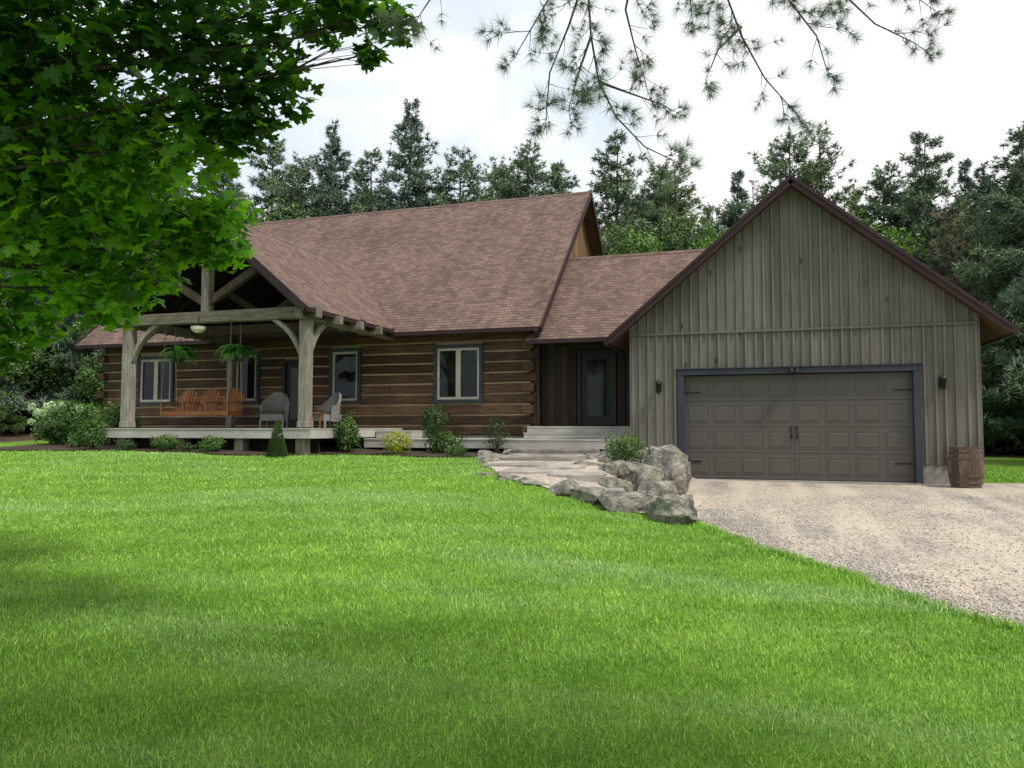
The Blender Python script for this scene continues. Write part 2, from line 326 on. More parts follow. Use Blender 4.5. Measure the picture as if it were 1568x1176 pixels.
def sheet(name,x0f,x1f,ys_,nx_,mat,off=.006):
    v=[];f=[]
    for y in ys_:
        a_,b_=float(x0f(y)),float(x1f(y))
        for i in range(nx_+1):
            x=a_+(b_-a_)*(i/nx_)**1.5; v.append((x,y,g(x,y)+off))
    n=nx_+1
    for j in range(len(ys_)-1):
        for i in range(nx_): f.append((j*n+i,j*n+i+1,(j+1)*n+i+1,(j+1)*n+i))
    m=bpy.data.meshes.new(name); m.from_pydata(v,[],f); m.materials.append(mat); m.polygons.foreach_set('use_smooth',[True]*len(f))
    o=bpy.data.objects.new(name,m); scene.collection.objects.link(o); return o
sheet('gravel_driveway',dleft,lambda y:22,list(np.arange(-24,19.45,.15)),60,gv)
sheet('rockery_bed',pathleft,lambda y:-1.25 if y<13 else -1.5,list(np.arange(11.7,18.9,.12)),22,gv,.022)
bedf=lambda x: 15.75+.18*np.sin(x*1.1)+sstep(-11.5,-9.5,x)*1.45+.1*np.sin(x*2.7)
def strip(name,xs_,yf,y1f,mat,off):
    v=[];f=[];n=9
    for x in xs_:
        for i in range(n):
            y=yf(x)+(y1f(x)-yf(x))*i/(n-1); v.append((x,y,g(x,y)+off))
    for j in range(len(xs_)-1):
        for i in range(n-1): f.append((j*n+i,(j+1)*n+i,(j+1)*n+i+1,j*n+i+1))
    m=bpy.data.meshes.new(name); m.from_pydata(v,[],f); m.materials.append(mat)
    o=bpy.data.objects.new(name,m); scene.collection.objects.link(o)
strip('mulch_bed',list(np.arange(-20.5,-6.0,.12)),lambda x:float(bedf(x)),lambda x:21.2,M['mulch'],.03)
def on_lawn(x,y):
    ok=~((x>dleft(y)-.02)&(y<19.4))
    ok&=~((x>-20.5)&(x<-6.1)&(y>bedf(x))&(y<21.5))
    ok&=~((y>11.7)&(x>pathleft(y))&(x<-1.2)&(y<22))
    ok&=~((x>-22.5)&(x<5)&(y>19.0))
    return ok
def blades(d0,d1,dens,h,w):
    A=0.5*(d1*d1-d0*d0)*1.55; n=int(A*dens)
    F=np.sqrt(rng.uniform(d0*d0,d1*d1,n)); R=F*rng.uniform(-.80,.75,n)
    x=CT*R-ST*F; y=ST*R+CT*F; k=on_lawn(x,y); x=x[k];y=y[k]; n=len(x)
    C=np.stack([x,y,gh(x,y)-.004],1); az=rng.uniform(0,2*math.pi,n); tl=np.abs(rng.normal(0,.65,n))
    D=np.stack([np.cos(az)*np.sin(tl),np.sin(az)*np.sin(tl),np.cos(tl)],1)
    return C,D,h*rng.uniform(.45,1.15,n),w*np.ones(n)
parts=[blades(2.2,5,5200,.045,.08),blades(5,8,3000,.047,.1),blades(8,13,1300,.05,.14),blades(13,24,420,.05,.24)]
lg=empty('lawn_grass')
for C,D,S,W in parts:
    fast('grass_blades',[(-W[0],0,0),(W[0],0,0),(0,.12,1)],[(0,1,2)],C,frames(D),S,rng.uniform(0,1,len(C)),bmat,lg)
ey=rng.uniform(1,12.5,9000); ex=dleft(ey)+rng.normal(-.03,.06,9000); C=np.stack([ex,ey,gh(ex,ey)],1)
D=np.stack([rng.normal(.2,.5,9000),rng.normal(0,.5,9000),np.ones(9000)],1)
fast('grass_edge',[(-.09,0,0),(.09,0,0),(0,.1,1)],[(0,1,2)],C,frames(D),.07*rng.uniform(.5,1.2,9000),rng.uniform(0,1,9000),bmat,lg)
n=9000; F=np.sqrt(rng.uniform(25,200,n)); R=F*rng.uniform(0,.8,n); x=CT*R-ST*F;y=ST*R+CT*F; k=(x>dleft(y)+.0)&(y<18.3); x=x[k];y=y[k]
ey=rng.uniform(4,13,9000); ex=dleft(ey)+np.abs(rng.normal(0,.4,9000)); x=np.r_[x,ex]; y=np.r_[y,ey]
C=np.stack([x,y,gh(x,y)+.008],1)
OC=[(1,0,0),(0,1,0),(-1,0,0),(0,-1,0),(0,0,.7),(0,0,-.7)]; OF=[(0,1,4),(1,2,4),(2,3,4),(3,0,4),(1,0,5),(2,1,5),(3,2,5),(0,3,5)]
fast('driveway_pebbles',OC,OF,C,frames(rng.normal(size=C.shape)+np.array([0,0,2])),rng.uniform(.006,.018,len(C)),rng.uniform(0,1,len(C)),'peb')

# ---------------- main log house
H=empty('log_house')
EY,EZ=20.8,4.06; RY,RZ=27.8,9.98; HX0,HX1=-22.6,-5.86
b=B(); MR=['shingle','soffit','fascia']
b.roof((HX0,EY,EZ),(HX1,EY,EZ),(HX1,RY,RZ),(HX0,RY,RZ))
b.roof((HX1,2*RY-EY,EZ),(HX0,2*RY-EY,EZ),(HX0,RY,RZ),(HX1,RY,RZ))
b.obj('main_roof',MR,H,center=False)
b=B()
for xx in (HX0,HX1):
    for yy in (EY,2*RY-EY):
        b.beam((xx+(.025 if xx==HX1 else -.025),yy,EZ-.07),(xx+(.025 if xx==HX1 else -.025),RY,RZ-.07),.04,.2)
b.box(HX0,HX1,EY-.035,EY-.004,EZ-.11,EZ+.008)
b.obj('roof_fascia',['fascia'],H,center=False)
b=B(); b.cap((HX0,RY,RZ),(HX1,RY,RZ),(0,1,0),.846); b.obj('ridge_cap',['cap'],H,center=False)
WY=21.4; LZ0=1.0; LP=.312; nl=10
wins=[(-9.33,-7.77,1.96,3.70,2),(-12.9,-11.8,1.96,3.70,1),(-20.4,-18.9,2.0,3.66,2),(-16.5,-15.5,2.0,3.7,1),(-14.6,-13.6,1.24,3.4,0)]
b=B()
for i in range(nl):
    z0=LZ0+i*LP; z1=z0+LP-.045; zc=(z0+z1)/2
    segs=[(-21.9,-6.3)]
    for (a_,c_,zz0,zz1,_) in wins:
        if zz0-.05<zc<zz1+.05:
            new=[]
            for s0,s1 in segs:
                if a_>s0 and c_<s1: new+=[(s0,a_+.03),(c_-.03,s1)]
                else: new.append((s0,s1))
            segs=new
    rr=random.random()
    for s0,s1 in segs:
        e=.12 if s1==-6.3 and i%2 else 0
        b.cbox(s0,s1+e,WY+random.uniform(-.02,.008),WY+.22,z0,z1,.02,r=min(1,max(0,rr+random.uniform(-.15,.15))))
    if i%2==0:
        b.box(-6.52,-6.16,WY-.17,WY-.035,z0+.01,z1-.01)
    b.box(-6.31,-6.15,WY+.0,WY+.62,z0+.012,z1-.012)
    if i%2==0: b.box(-22.05,-21.75,WY-.17,WY-.035,z0+.01,z1-.01)
for i in range(nl): b.box(-22.1,-21.92,WY+.23,33,LZ0+i*LP,LZ0+i*LP+LP-.038)
b.obj('log_walls',['log'],H,bevel=.01,center=False)
b=B()
for s0,s1,z0,z1 in [(-21.88,-20.38,1,4.1),(-20.38,-18.92,1,2.0),(-20.38,-18.92,3.66,4.1),(-18.92,-16.48,1,4.1),(-16.48,-15.52,1,2),(-16.48,-15.52,3.7,4.1),(-15.52,-14.58,1,4.1),(-14.58,-13.62,3.4,4.1),(-13.62,-12.88,1,4.1),(-12.88,-11.82,1,1.96),(-12.88,-11.82,3.7,4.1),(-11.82,-9.31,1,4.1),(-9.31,-7.79,1,1.96),(-9.31,-7.79,3.7,4.1),(-7.79,-6.32,1,4.1)]:
    b.box(s0,s1,WY+.035,WY+.2,z0,z1)
b.box(-6.35,-6.2,WY+.21,WY+.6,1,4.1)
b.obj('chinking',['chink'],H,center=False)
b=B()
for x in (-6.3,-21.95):
    n=44
    for i in range(n):
        y0=21.5+i*12.6/n; y1=y0+12.6/n-.012
        def rz(y): return EZ-.14+(RZ-EZ)/(RY-EY)*(min(y,2*RY-y)-EY)
        b.add([(x,y0,1),(x,y1,1),(x,y1,rz(y1)),(x,y0,rz(y0)),(x-.06,y0,1),(x-.06,y1,1),(x-.06,y1,rz(y1)),(x-.06,y0,rz(y0))],[(0,1,2,3),(7,6,5,4),(0,3,7,4),(1,5,6,2)])
b.box(-21.9,-6.36,34.0,34.1,.5,4.0)
b.obj('gable_walls',['gable'],H,center=False)
b=B(); b.box(-21.9,-6.36,WY+.02,WY+.2,.45,.99); b.obj('foundation',['conc'],H,center=False)
b=B()
def window(b,x0,x1,z0,z1,y,n,t=.1):
    b.box(x0,x1,y-.05,y+.1,z1-t,z1,0); b.box(x0-.03,x1+.03,y-.08,y+.1,z0,z0+t,0)
    b.box(x0,x0+t,y-.048,y+.1,z0+t,z1-t,0); b.box(x1-t,x1,y-.048,y+.1,z0+t,z1-t,0)
    ix0,ix1,iz0,iz1=x0+t,x1-t,z0+t,z1-t; w=(ix1-ix0)/n
    for k in range(n):
        a_,c_=ix0+k*w,ix0+(k+1)*w; s=.075
        b.box(a_+.002,a_+s,y-.0,y+.08,iz0,iz1,1); b.box(c_-s,c_-.002,y-.0,y+.08,iz0,iz1,1)
        b.box(a_+s,c_-s,y+.002,y+.08,iz1-s,iz1,1); b.box(a_+s,c_-s,y+.002,y+.08,iz0,iz0+s,1)
        b.box(a_+s,c_-s,y+.05,y+.07,iz0+s,iz1-s,2)
for x0,x1,z0,z1,n in wins:
    if n: window(b,x0,x1,z0,z1,WY-.02,n)
b.obj('windows',['trim','frame','glass'],H,center=False)
def door(b,x0,x1,z0,z1,y):
    t=.1
    b.box(x0,x0+t,y-.05,y+.1,z0,z1,0); b.box(x1-t,x1,y-.05,y+.1,z0,z1,0); b.box(x0+t,x1-t,y-.048,y+.1,z1-t,z1,0)
    b.box(x0+t,x1-t,y+.02,y+.07,z0,z1-t,1); b.box(x0+t+.18,x1-t-.18,y+.008,y+.018,z0+.25,z1-t-.16,2)
    for q in (x0+t+.14,x1-t-.18): b.box(q,q+.04,y,y+.019,z0+.21,z1-t-.12,1)
    b.box(x0+t+.18,x1-t-.18,y,y+.019,z1-t-.16,z1-t-.12,1); b.box(x0+t+.18,x1-t-.18,y,y+.019,z0+.21,z0+.25,1)
    b.lathe((x0+t+.08,y-.02,z0+1.0),[(0,0),(.03,.01),(.03,.05),(0,.06)],3,10)
b=B(); door(b,-14.6,-13.6,1.24,3.4,WY-.02); door(b,-5.05,-3.92,1.3,3.46,21.98); b.obj('entry_doors',['black','black','glass','hoop'],H,center=False)
BR0,BRZ=20.8,3.69; BRY,BRZ1=24.7,6.82
b=B(); b.roof((-6.28,BR0,BRZ),(-1.0,BR0,BRZ),(-1.0,BRY,BRZ1),(-6.28,BRY,BRZ1)); b.roof((-1.0,2*BRY-BR0,BRZ),(-6.28,2*BRY-BR0,BRZ),(-6.28,BRY,BRZ1),(-1.0,BRY,BRZ1))
b.roof((-1.0,22.7,5.217),(.6,24.45,6.62),(.6,BRY,BRZ1),(-1.0,BRY,BRZ1))
b.obj('breezeway_roof',MR,H,center=False)
b=B(); b.box(-6.28,-3.0,BR0-.035,BR0-.003,BRZ-.11,BRZ+.008); b.obj('breezeway_fascia',['fascia'],H,center=False)
b=B(); b.cap((-6.28,BRY,BRZ1),(.4,BRY,BRZ1),(0,1,0),.8); b.obj('breezeway_ridge_cap',['cap'],H,center=False)
b=B(); x=-6.14
while x<-2.97:
    w=.2
    if not (x+w>-5.05 and x<-3.92): b.box(x,x+w-.01,22,22.08,1.0,4.4)
    else: b.box(x,x+w-.01,22,22.08,3.47,4.4)
    x+=w
b.box(-6.2,-2.97,22.14,22.2,1,4.5)
b.box(-5.32,-5.08,21.93,21.99,1.25,3.9,1); b.box(-3.88,-3.66,21.93,21.99,1.25,3.9,1); b.box(-5.6,-3.5,21.92,21.99,3.6,3.82,1)
b.obj('breezeway_wall',['brown','darkwood'],H,center=False)
b=B(); b.tube([(-5.95,20.72,3.95),(-5.98,21.0,3.65),(-6.02,21.17,3.5),(-6.02,21.17,1.1)],.045,0,8)
b.obj('downspout',['fascia'],H,smooth=False,center=False)
# ---------------- porch
PX0,PX1,PXC=-17.0,-10.4,-13.7; PY0=16.1; PEZ,PRZ=4.14,6.94
b=B()
b.roof((PX1,PY0,PEZ),(PX1,24.3,PEZ),(PXC,24.3,PRZ),(PXC,PY0,PRZ)); b.roof((PX0,24.3,PEZ),(PX0,PY0,PEZ),(PXC,PY0,PRZ),(PXC,24.3,PRZ))
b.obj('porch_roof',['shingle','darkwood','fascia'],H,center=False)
b=B()
for sx in (PX0,PX1): b.beam((sx,PY0-.022,PEZ-.06),(PXC,PY0-.022,PRZ-.06),.04,.19)
b.box(PX1,PX1+.03,PY0,EY,PEZ-.11,PEZ+.008)
b.obj('porch_fascia',['fascia'],H,center=False)
b=B(); b.cap((PXC,PY0,PRZ),(PXC,24.2,PRZ),(1,0,0),.848); b.obj('porch_ridge_cap',['cap'],H,center=False)
TY=16.65
b=B()
for x in (-16.2,-10.72):
    b.beam((x,TY,1.23),(x,TY,3.95),.25,.27,0,up=(0,1,0))
    b.beam((x,TY,1.23),(x,TY,1.38),.28,.30,0,up=(0,1,0))
b.beam((-16.2,20.9,1.23),(-16.2,20.9,3.95),.22,.22,0,up=(0,1,0))
b.beam((PXC,TY,4.24),(PXC,TY,6.60),.24,.22,0,up=(0,1,0))
def brace(b,p,q,bow,w=.15,h=.11,mi=0):
    p=Vector(p);q=Vector(q); pts=[]
    for i in range(7):
        t=i/6; m_=p.lerp(q,t); m_+=Vector(bow)*math.sin(math.pi*t); pts.append(m_)
    for i in range(6): b.beam(pts[i],pts[i+1]+(pts[i+1]-pts[i])*.08,h,w,mi,up=(0,1,0),r=.9)
for x,s in ((-16.2,1),(-10.72,-1)):
    brace(b,(x+s*.1,TY,3.0),(x+s*.95,TY,3.97),(-s*.09,0,.09))
    brace(b,(x,TY+.1,3.0),(x,TY+.95,3.97),(0,-.09,.09))
b.obj('porch_posts',['timber'],H,bevel=.015,center=False)
b=B()
b.beam((-16.75,TY,4.09),(-10.35,TY,4.09),.26,.29)
for x in (-16.2,-10.72): b.beam((x,TY-.35,4.02),(x,21.3,4.02),.22,.24)
for y in (17.5,18.6,19.7): b.beam((-10.95,y,3.98),(-10.22,y,3.98),.16,.22)
b.obj('porch_beams',['timberh'],H,bevel=.015,center=False)
b=B()
for s in (1,-1):
    xe2=PX0+.25 if s==1 else PX1-.25
    b.beam((xe2,TY,PEZ+.02),(PXC,TY,PRZ-.28),.24,.26)
    b.beam((PXC-s*.1,TY,4.5),(PXC-s*1.55,TY,5.32),.16,.2)
    b.beam((PXC-s*.1,TY+2.6,4.5),(PXC-s*1.55,TY+2.6,5.32),.16,.2)
for y in (19.0,20.9): b.beam((-16.7,y,4.09),(-10.4,y,4.09),.2,.25)
b.obj('porch_truss',['strut'],H,bevel=.015,center=False)
b=B()
for i in range(13):
    y=16.35+i*.4
    for xe in (PX0+.1,PX1-.1): b.beam((xe,y,PEZ-.12),(PXC,y,PRZ-.27),.07,.14)
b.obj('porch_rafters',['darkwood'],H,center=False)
DK=empty('porch_deck')
b=B()
def deckpatch(b,x0,x1,y0,y1,z,fas=.26):
    y=y0
    while y<y1-.01:
        b.box(x0,x1,y+.003,min(y+.137,y1),z-.03,z); y+=.14
    b.box(x0+.01,x1-.01,y0+.02,y0+.06,z-fas,z-.032)
    b.box(x0+.01,x0+.05,y0+.062,y1,z-fas,z-.032); b.box(x1-.05,x1-.01,y0+.062,y1,z-fas,z-.032)
deckpatch(b,-16.65,-10.35,16.3,21.36,1.21,.25)
deckpatch(b,-10.33,-9.2,19.6,21.36,1.14,.2)
deckpatch(b,-10.3,-2.98,18.85,20.3,.93,.24)
deckpatch(b,-6.1,-2.98,20.32,21.9,1.26,.2)
deckpatch(b,-6.1,-2.98,20.0,20.3,1.09,.15)
b.obj('deck_boards',['deck'],DK,center=False)
b=B()
for x in (-16.2,-14.3,-12.5,-10.72): b.box(x-.13,x+.13,16.45,16.7,g(x,16.5)-.1,.95)
b.obj('deck_piers',['timber'],DK,center=False)
b=B(); b.box(-16.5,-10.5,16.95,17.0,.3,.95); b.box(-10.2,-3.1,19.2,19.25,.3,.7); b.obj('deck_skirt',['darkwood'],DK,center=False)

# ---------------- garage
G=empty('attached_garage')
GX0,GX1,GC=-2.95,4.44,.745; GY=18.7; AZ=6.9; SL=.84
b=B(); e0,e1=GC-4.2,GC+4.27
b.roof((e0,27.5,AZ-SL*4.2),(e0,18.3,AZ-SL*4.2),(GC,18.3,AZ),(GC,27.5,AZ)); b.roof((e1,18.3,AZ-SL*4.27),(e1,27.5,AZ-SL*4.27),(GC,27.5,AZ),(GC,18.3,AZ))
b.obj('garage_roof',MR,G,center=False)
b=B()
for xe in (e0,e1):
    b.beam((xe,18.277,AZ-SL*abs(xe-GC)-.08),(GC,18.277,AZ-.08),.04,.18); b.beam((xe,18.262,AZ-SL*abs(xe-GC)-.02),(GC,18.262,AZ-.02),.05,.06)
b.box(e1,e1+.1,18.3,27.5,AZ-SL*4.27-.16,AZ-SL*4.27-.02)
b.box(e0-.1,e0,18.3,20.7,AZ-SL*4.2-.16,AZ-SL*4.2-.02)
b.obj('garage_fascia',['fascia'],G,center=False)
def top(x): return AZ-SL*abs(x-GC)-.13
b=B(); bw=.205; BZ=3.47; DX0,DX1,DZ1=-1.72,3.18,2.46
def vboard(x0,x1,y0,y1,z0,z1a,z1b,r=None):
    b.add([(x0,y0,z0),(x1,y0,z0),(x1,y1,z0),(x0,y1,z0),(x0,y0,z1a),(x1,y0,z1b),(x1,y1,z1b),(x0,y1,z1a)],[(0,3,2,1),(4,5,6,7),(0,1,5,4),(1,2,6,5),(2,3,7,6),(3,0,4,7)],0,r)
n=int((GX1-GX0)/bw); bw=(GX1-GX0)/n
for i in range(n):
    x0=GX0+i*bw; x1=x0+bw-.004
    vboard(x0,x1,GY-.0,GY+.03,BZ+.02,top(x0),top(x1))
    z0=.42 if (x1<DX0-.1 or x0>DX1+.1) else DZ1+.14
    a_,c_=x0,x1
    if x0<DX0-.1<x1: vboard(DX0-.1,x1,GY-.0,GY+.03,DZ1+.14,BZ-.04,BZ-.04); c_=DX0-.1; z0=.42
    if x0<DX1+.1<x1: vboard(x0,DX1+.1,GY-.0,GY+.03,DZ1+.14,BZ-.04,BZ-.04); a_=DX1+.1; z0=.42
    vboard(a_,c_,GY-.0,GY+.03,z0,BZ-.04,BZ-.04)
for i in range(n+1):
    x=min(max(GX0+i*bw,GX0+.03),GX1-.03)+random.uniform(-.012,.012); w=.026; r_=random.uniform(.55,1)
    vboard(x-w,x+w,GY-.034,GY-.001,BZ+.02,top(x-w)-.005,top(x+w)-.005,r_)
    if x+w<DX0-.16 or x-w>DX1+.16: vboard(x-w,x+w,GY-.034,GY-.001,.42,BZ-.045,BZ-.045,r_)
    elif DX0-.1<x<DX1+.1: vboard(x-w,x+w,GY-.034,GY-.001,DZ1+.16,BZ-.045,BZ-.045,r_)
b.box(GX0,GX1,GY-.055,GY+.03,BZ-.038,BZ+.018)
b.box(GX0-.05,GX0-.002,GY-.02,27.4,.4,3.72); b.box(GX1+.002,GX1+.05,GY-.02,27.4,.4,3.72); b.box(GX0,GX1,27.3,27.4,0,3.7)
b.obj('board_and_batten_siding',['siding'],G,center=False)
b=B(); b.box(GX0,DX0-.1,GY+.01,GY+.2,-.4,.415); b.box(DX1+.1,GX1,GY+.01,GY+.2,-.4,.415); b.box(GX0-.05,GX0,GY+.03,27.3,-.4,.39); b.box(GX1,GX1+.04,GY+.03,27.3,-.4,.39)
b.box(DX0-.1,DX1+.1,GY-.12,GY+.6,-.2,.022)
b.obj('garage_foundation',['conc'],G,center=False)
b=B(); b.box(DX0-.14,DX0,GY-.06,GY+.12,.02,DZ1); b.box(DX1,DX1+.14,GY-.06,GY+.12,.02,DZ1); b.box(DX0-.16,DX1+.16,GY-.065,GY+.12,DZ1,DZ1+.13)
b.box(DX0-.18,DX1+.18,GY-.09,GY-.0,DZ1+.132,DZ1+.16)
b.obj('garage_door_trim',['trim'],G,bevel=.005,center=False)
b=B(); rows=4; cols=8; rh=(DZ1-.05)/rows; cw=(DX1-DX0)/cols; dy=GY+.12
for r_ in range(rows):
    z0=.04+r_*rh; z1=z0+rh-.008
    b.box(DX0+.002,DX1-.002,dy,dy+.05,z0,z1,0,r=.5)
    for c_ in range(cols):
        x0=DX0+c_*cw+.06; x1=DX0+(c_+1)*cw-.06; a0=z0+.10; a1=z1-.10
        for q in ((x0,x1,a0,a0+.012),(x0,x1,a1-.012,a1),(x0,x0+.012,a0+.012,a1-.012),(x1-.012,x1,a0+.012,a1-.012)):
            b.box(q[0],q[1],dy-.007,dy-.0005,q[2],q[3],0,r=.7)
        y0=dy-.001;y1=dy-.007; i_=.03;j_=.05
        vs=[(x0+i_,y0,a0+i_),(x1-i_,y0,a0+i_),(x1-i_,y0,a1-i_),(x0+i_,y0,a1-i_),(x0+j_,y1,a0+j_),(x1-j_,y1,a0+j_),(x1-j_,y1,a1-j_),(x0+j_,y1,a1-j_)]
        b.add(vs,[(4,5,6,7),(0,1,5,4),(1,2,6,5),(2,3,7,6),(3,0,4,7)],0,r=.5)
b.box(DX0,DX1,dy-.01,dy+.04,.02,.038,1)
mid=(DX0+DX1)/2; b.box(mid-.004,mid+.004,dy-.003,dy-.0002,.04,DZ1-.02,1)
for z in (.42,DZ1-.42): b.box(DX0+.02,DX0+.38,dy-.025,dy-.0015,z,z+.028,1); b.box(DX1-.38,DX1-.02,dy-.025,dy-.0015,z,z+.028,1)
for s in (-.06,.06):
    b.tube([(mid+s,dy-.02,1.0),(mid+s,dy-.07,1.04),(mid+s,dy-.07,1.2),(mid+s,dy-.02,1.24)],.012,1); b.box(mid+s-.02,mid+s+.02,dy-.022,dy-.004,.98,1.05,1); b.box(mid+s-.02,mid+s+.02,dy-.022,dy-.004,1.19,1.26,1)
b.obj('garage_door',['door','black'],G,center=False)
def lantern(x,z):
    b=B(); y=GY-.03
    b.box(x-.05,x+.05,y-.02,y-.0,z-.12,z+.12,0); b.tube([(x,y-.02,z+.02),(x,y-.1,z+.16),(x,y-.16,z+.14)],.01,0,6)
    b.lathe((x,y-.16,z),[(0,.16),(.02,.15),(.085,.08),(.09,.065),(.06,.06)],0,8); b.lathe((x,y-.16,z),[(.055,.06),(.045,-.12)],1,6)
    for j in range(6):
        a_=2*math.pi*j/6; b.beam((x+.06*math.cos(a_),y-.16+.06*math.sin(a_),z+.06),(x+.048*math.cos(a_),y-.16+.048*math.sin(a_),z-.12),.012,.012,0)
    b.lathe((x,y-.16,z),[(.058,-.12),(.05,-.14),(.015,-.17),(0,-.2)],0,8)
    b.obj('wall_lantern',['black','glass'])
lantern(-2.29,2.2); lantern(3.73,2.2)
b=B(); b.box(.63,.83,GY-.2,GY-.09,DZ1+.05,DZ1+.12,0); b.lathe((.68,GY-.2,DZ1+.02),[(0,.1),(.04,.09),(.065,.0),(0,.01)],0,12); b.lathe((.8,GY-.2,DZ1+.02),[(0,.1),(.04,.09),(.065,.0),(0,.01)],0,12); b.obj('floodlight',['black'])
b=B(); bx,by=4.02,18.15; bz=g(bx,by)
pr=[(0,.02),(.25,.02),(.26,0)]+[(.265+.065*math.sin(math.pi*t/10),.84*t/10) for t in range(0,11)]+[(.25,.84),(.24,.79),(0,.79)]
b.lathe((bx,by,bz),pr,0,26,per=True)
for t in (.03,.14,.3,.7,.86,.97):
    z=.84*t; r_=.265+.065*math.sin(math.pi*t)+.004; b.lathe((bx,by,bz),[(r_-.004,z-.022),(r_+.002,z-.022),(r_+.002,z+.022),(r_-.004,z+.022)],1,26)
b.obj('wooden_barrel',['barrel','hoop'])

# ---------------- rocks and path
def rock(x,y,z,sx,sy,sz,seed,name='landscape_rock'):
    bm=bmesh.new(); bmesh.ops.create_icosphere(bm,subdivisions=5,radius=1)
    o=Vector((seed*3.7,seed*1.3,seed*2.1)); rr=random.Random(seed)
    planes=[]
    for _ in range(11):
        n_=Vector((rr.gauss(0,1),rr.gauss(0,1),rr.gauss(0,.8))).normalized(); planes.append((n_,rr.uniform(.6,.85)))
    planes.append((Vector((rr.uniform(-.2,.2),rr.uniform(-.2,.2),1)).normalized(),.62))
    for v in bm.verts:
        q=v.co.copy()
        for n_,d_ in planes:
            k=q.dot(n_)-d_
            if k>0: q-=n_*k*.9
        p_=v.co
        r_=-abs(mnoise.noise(p_*1.7+o))*.26+.05*mnoise.noise(p_*5+o)+.03*mnoise.noise(p_*13+o)
        q*=1.28+r_
        v.co=Vector((q.x*sx,q.y*sy,q.z*sz))
    me=bpy.data.meshes.new(name); bm.to_mesh(me); bm.free(); me.materials.append(M['rock'])
    ob=bpy.data.objects.new(name,me); scene.collection.objects.link(ob); ob.location=(x,y,z); ob.rotation_euler=(rr.uniform(-.18,.18),rr.uniform(-.18,.18),seed*1.9)
RK=[(-1.28,11.5,-.04,.54,.38,.30),(-2.0,11.95,.02,.42,.34,.27),(-2.6,12.3,.08,.36,.3,.21),(-3.15,12.6,.15,.36,.28,.18),(-3.75,12.9,.2,.4,.26,.15),(-4.3,13.15,.27,.32,.22,.15),
(-1.95,16.3,.42,.46,.44,.46),(-1.72,15.4,.24,.40,.48,.50),(-2.6,16.9,.5,.42,.36,.30),(-2.1,14.5,.24,.44,.42,.36),(-3.0,16.2,.46,.34,.3,.25),(-1.72,13.4,.06,.34,.38,.30),(-2.75,15.1,.36,.3,.3,.24),
(-2.0,17.5,.42,.44,.44,.44),(-6.0,17.0,.52,.32,.22,.13),(-6.35,17.7,.56,.24,.2,.13),(-5.65,15.9,.48,.25,.2,.12),(-3.35,15.45,.42,.25,.2,.13),(-5.9,18.4,.58,.3,.22,.14),(-2.45,13.75,.16,.28,.26,.2),(-3.5,16.8,.5,.3,.25,.16),(-3.4,17.6,.56,.3,.25,.17),(-1.45,12.4,-.03,.28,.32,.22),(-4.9,13.6,.3,.22,.18,.1)]
for i,r_ in enumerate(RK): rock(*r_,i+1)
def flat(name,x,y,sx,sy,h,seed,parent,dz=.08,mat='slab'):
    z=g(x,y)+dz
    r=random.Random(seed); n=26; b=B(); ph=[r.uniform(0,6) for _ in range(3)]
    ring=[]
    for j in range(n):
        a_=2*math.pi*j/n; c_,s_=math.cos(a_),math.sin(a_)
        k=1/max(abs(c_),abs(s_))**.75*(1+.07*math.sin(3*a_+ph[0])+.05*math.sin(7*a_+ph[1])+r.uniform(-.025,.025)); ring.append((x+sx*c_*k,y+sy*s_*k))
    tx=r.uniform(-.03,.03)
    vs=[(a_,c_,z-h) for a_,c_ in ring]+[(a_,c_,z-.03+tx*(a_-x)) for a_,c_ in ring]+[(x+(a_-x)*.95,y+(c_-y)*.95,z+tx*(a_-x)+r.uniform(-.01,.01)) for a_,c_ in ring]
    b.add(vs,[(j,(j+1)%n,(j+1)%n+n,j+n) for j in range(n)]+[(j+n,(j+1)%n+n,(j+1)%n+2*n,j+2*n) for j in range(n)]+[tuple(range(2*n,3*n))],0,r.random())
    b.obj(name,[mat],parent,center=False)
SP=empty('stone_path')
for k,(nm,x,y,sx,sy,dz) in enumerate([('step_slab',-4.75,18.15,1.0,.40,.17),('step_slab',-4.75,17.3,.85,.30,.06),('step_slab',-4.65,16.4,1.0,.42,.12)]): flat(nm,x,y,sx,sy,.3,k+1,SP,dz)
for k,(nm,x,y,sx,sy,dz) in enumerate([('flagstone',-4.75,15.2,.66,.5,.05),('flagstone',-3.75,15.0,.44,.5,.05),('flagstone',-4.25,14.1,.5,.46,.05),('flagstone',-3.25,13.95,.5,.48,.05),('flagstone',-2.6,13.05,.36,.28,.07)]):
    flat(nm,x,y,sx,sy,.25,k+11,SP,dz,'flag')

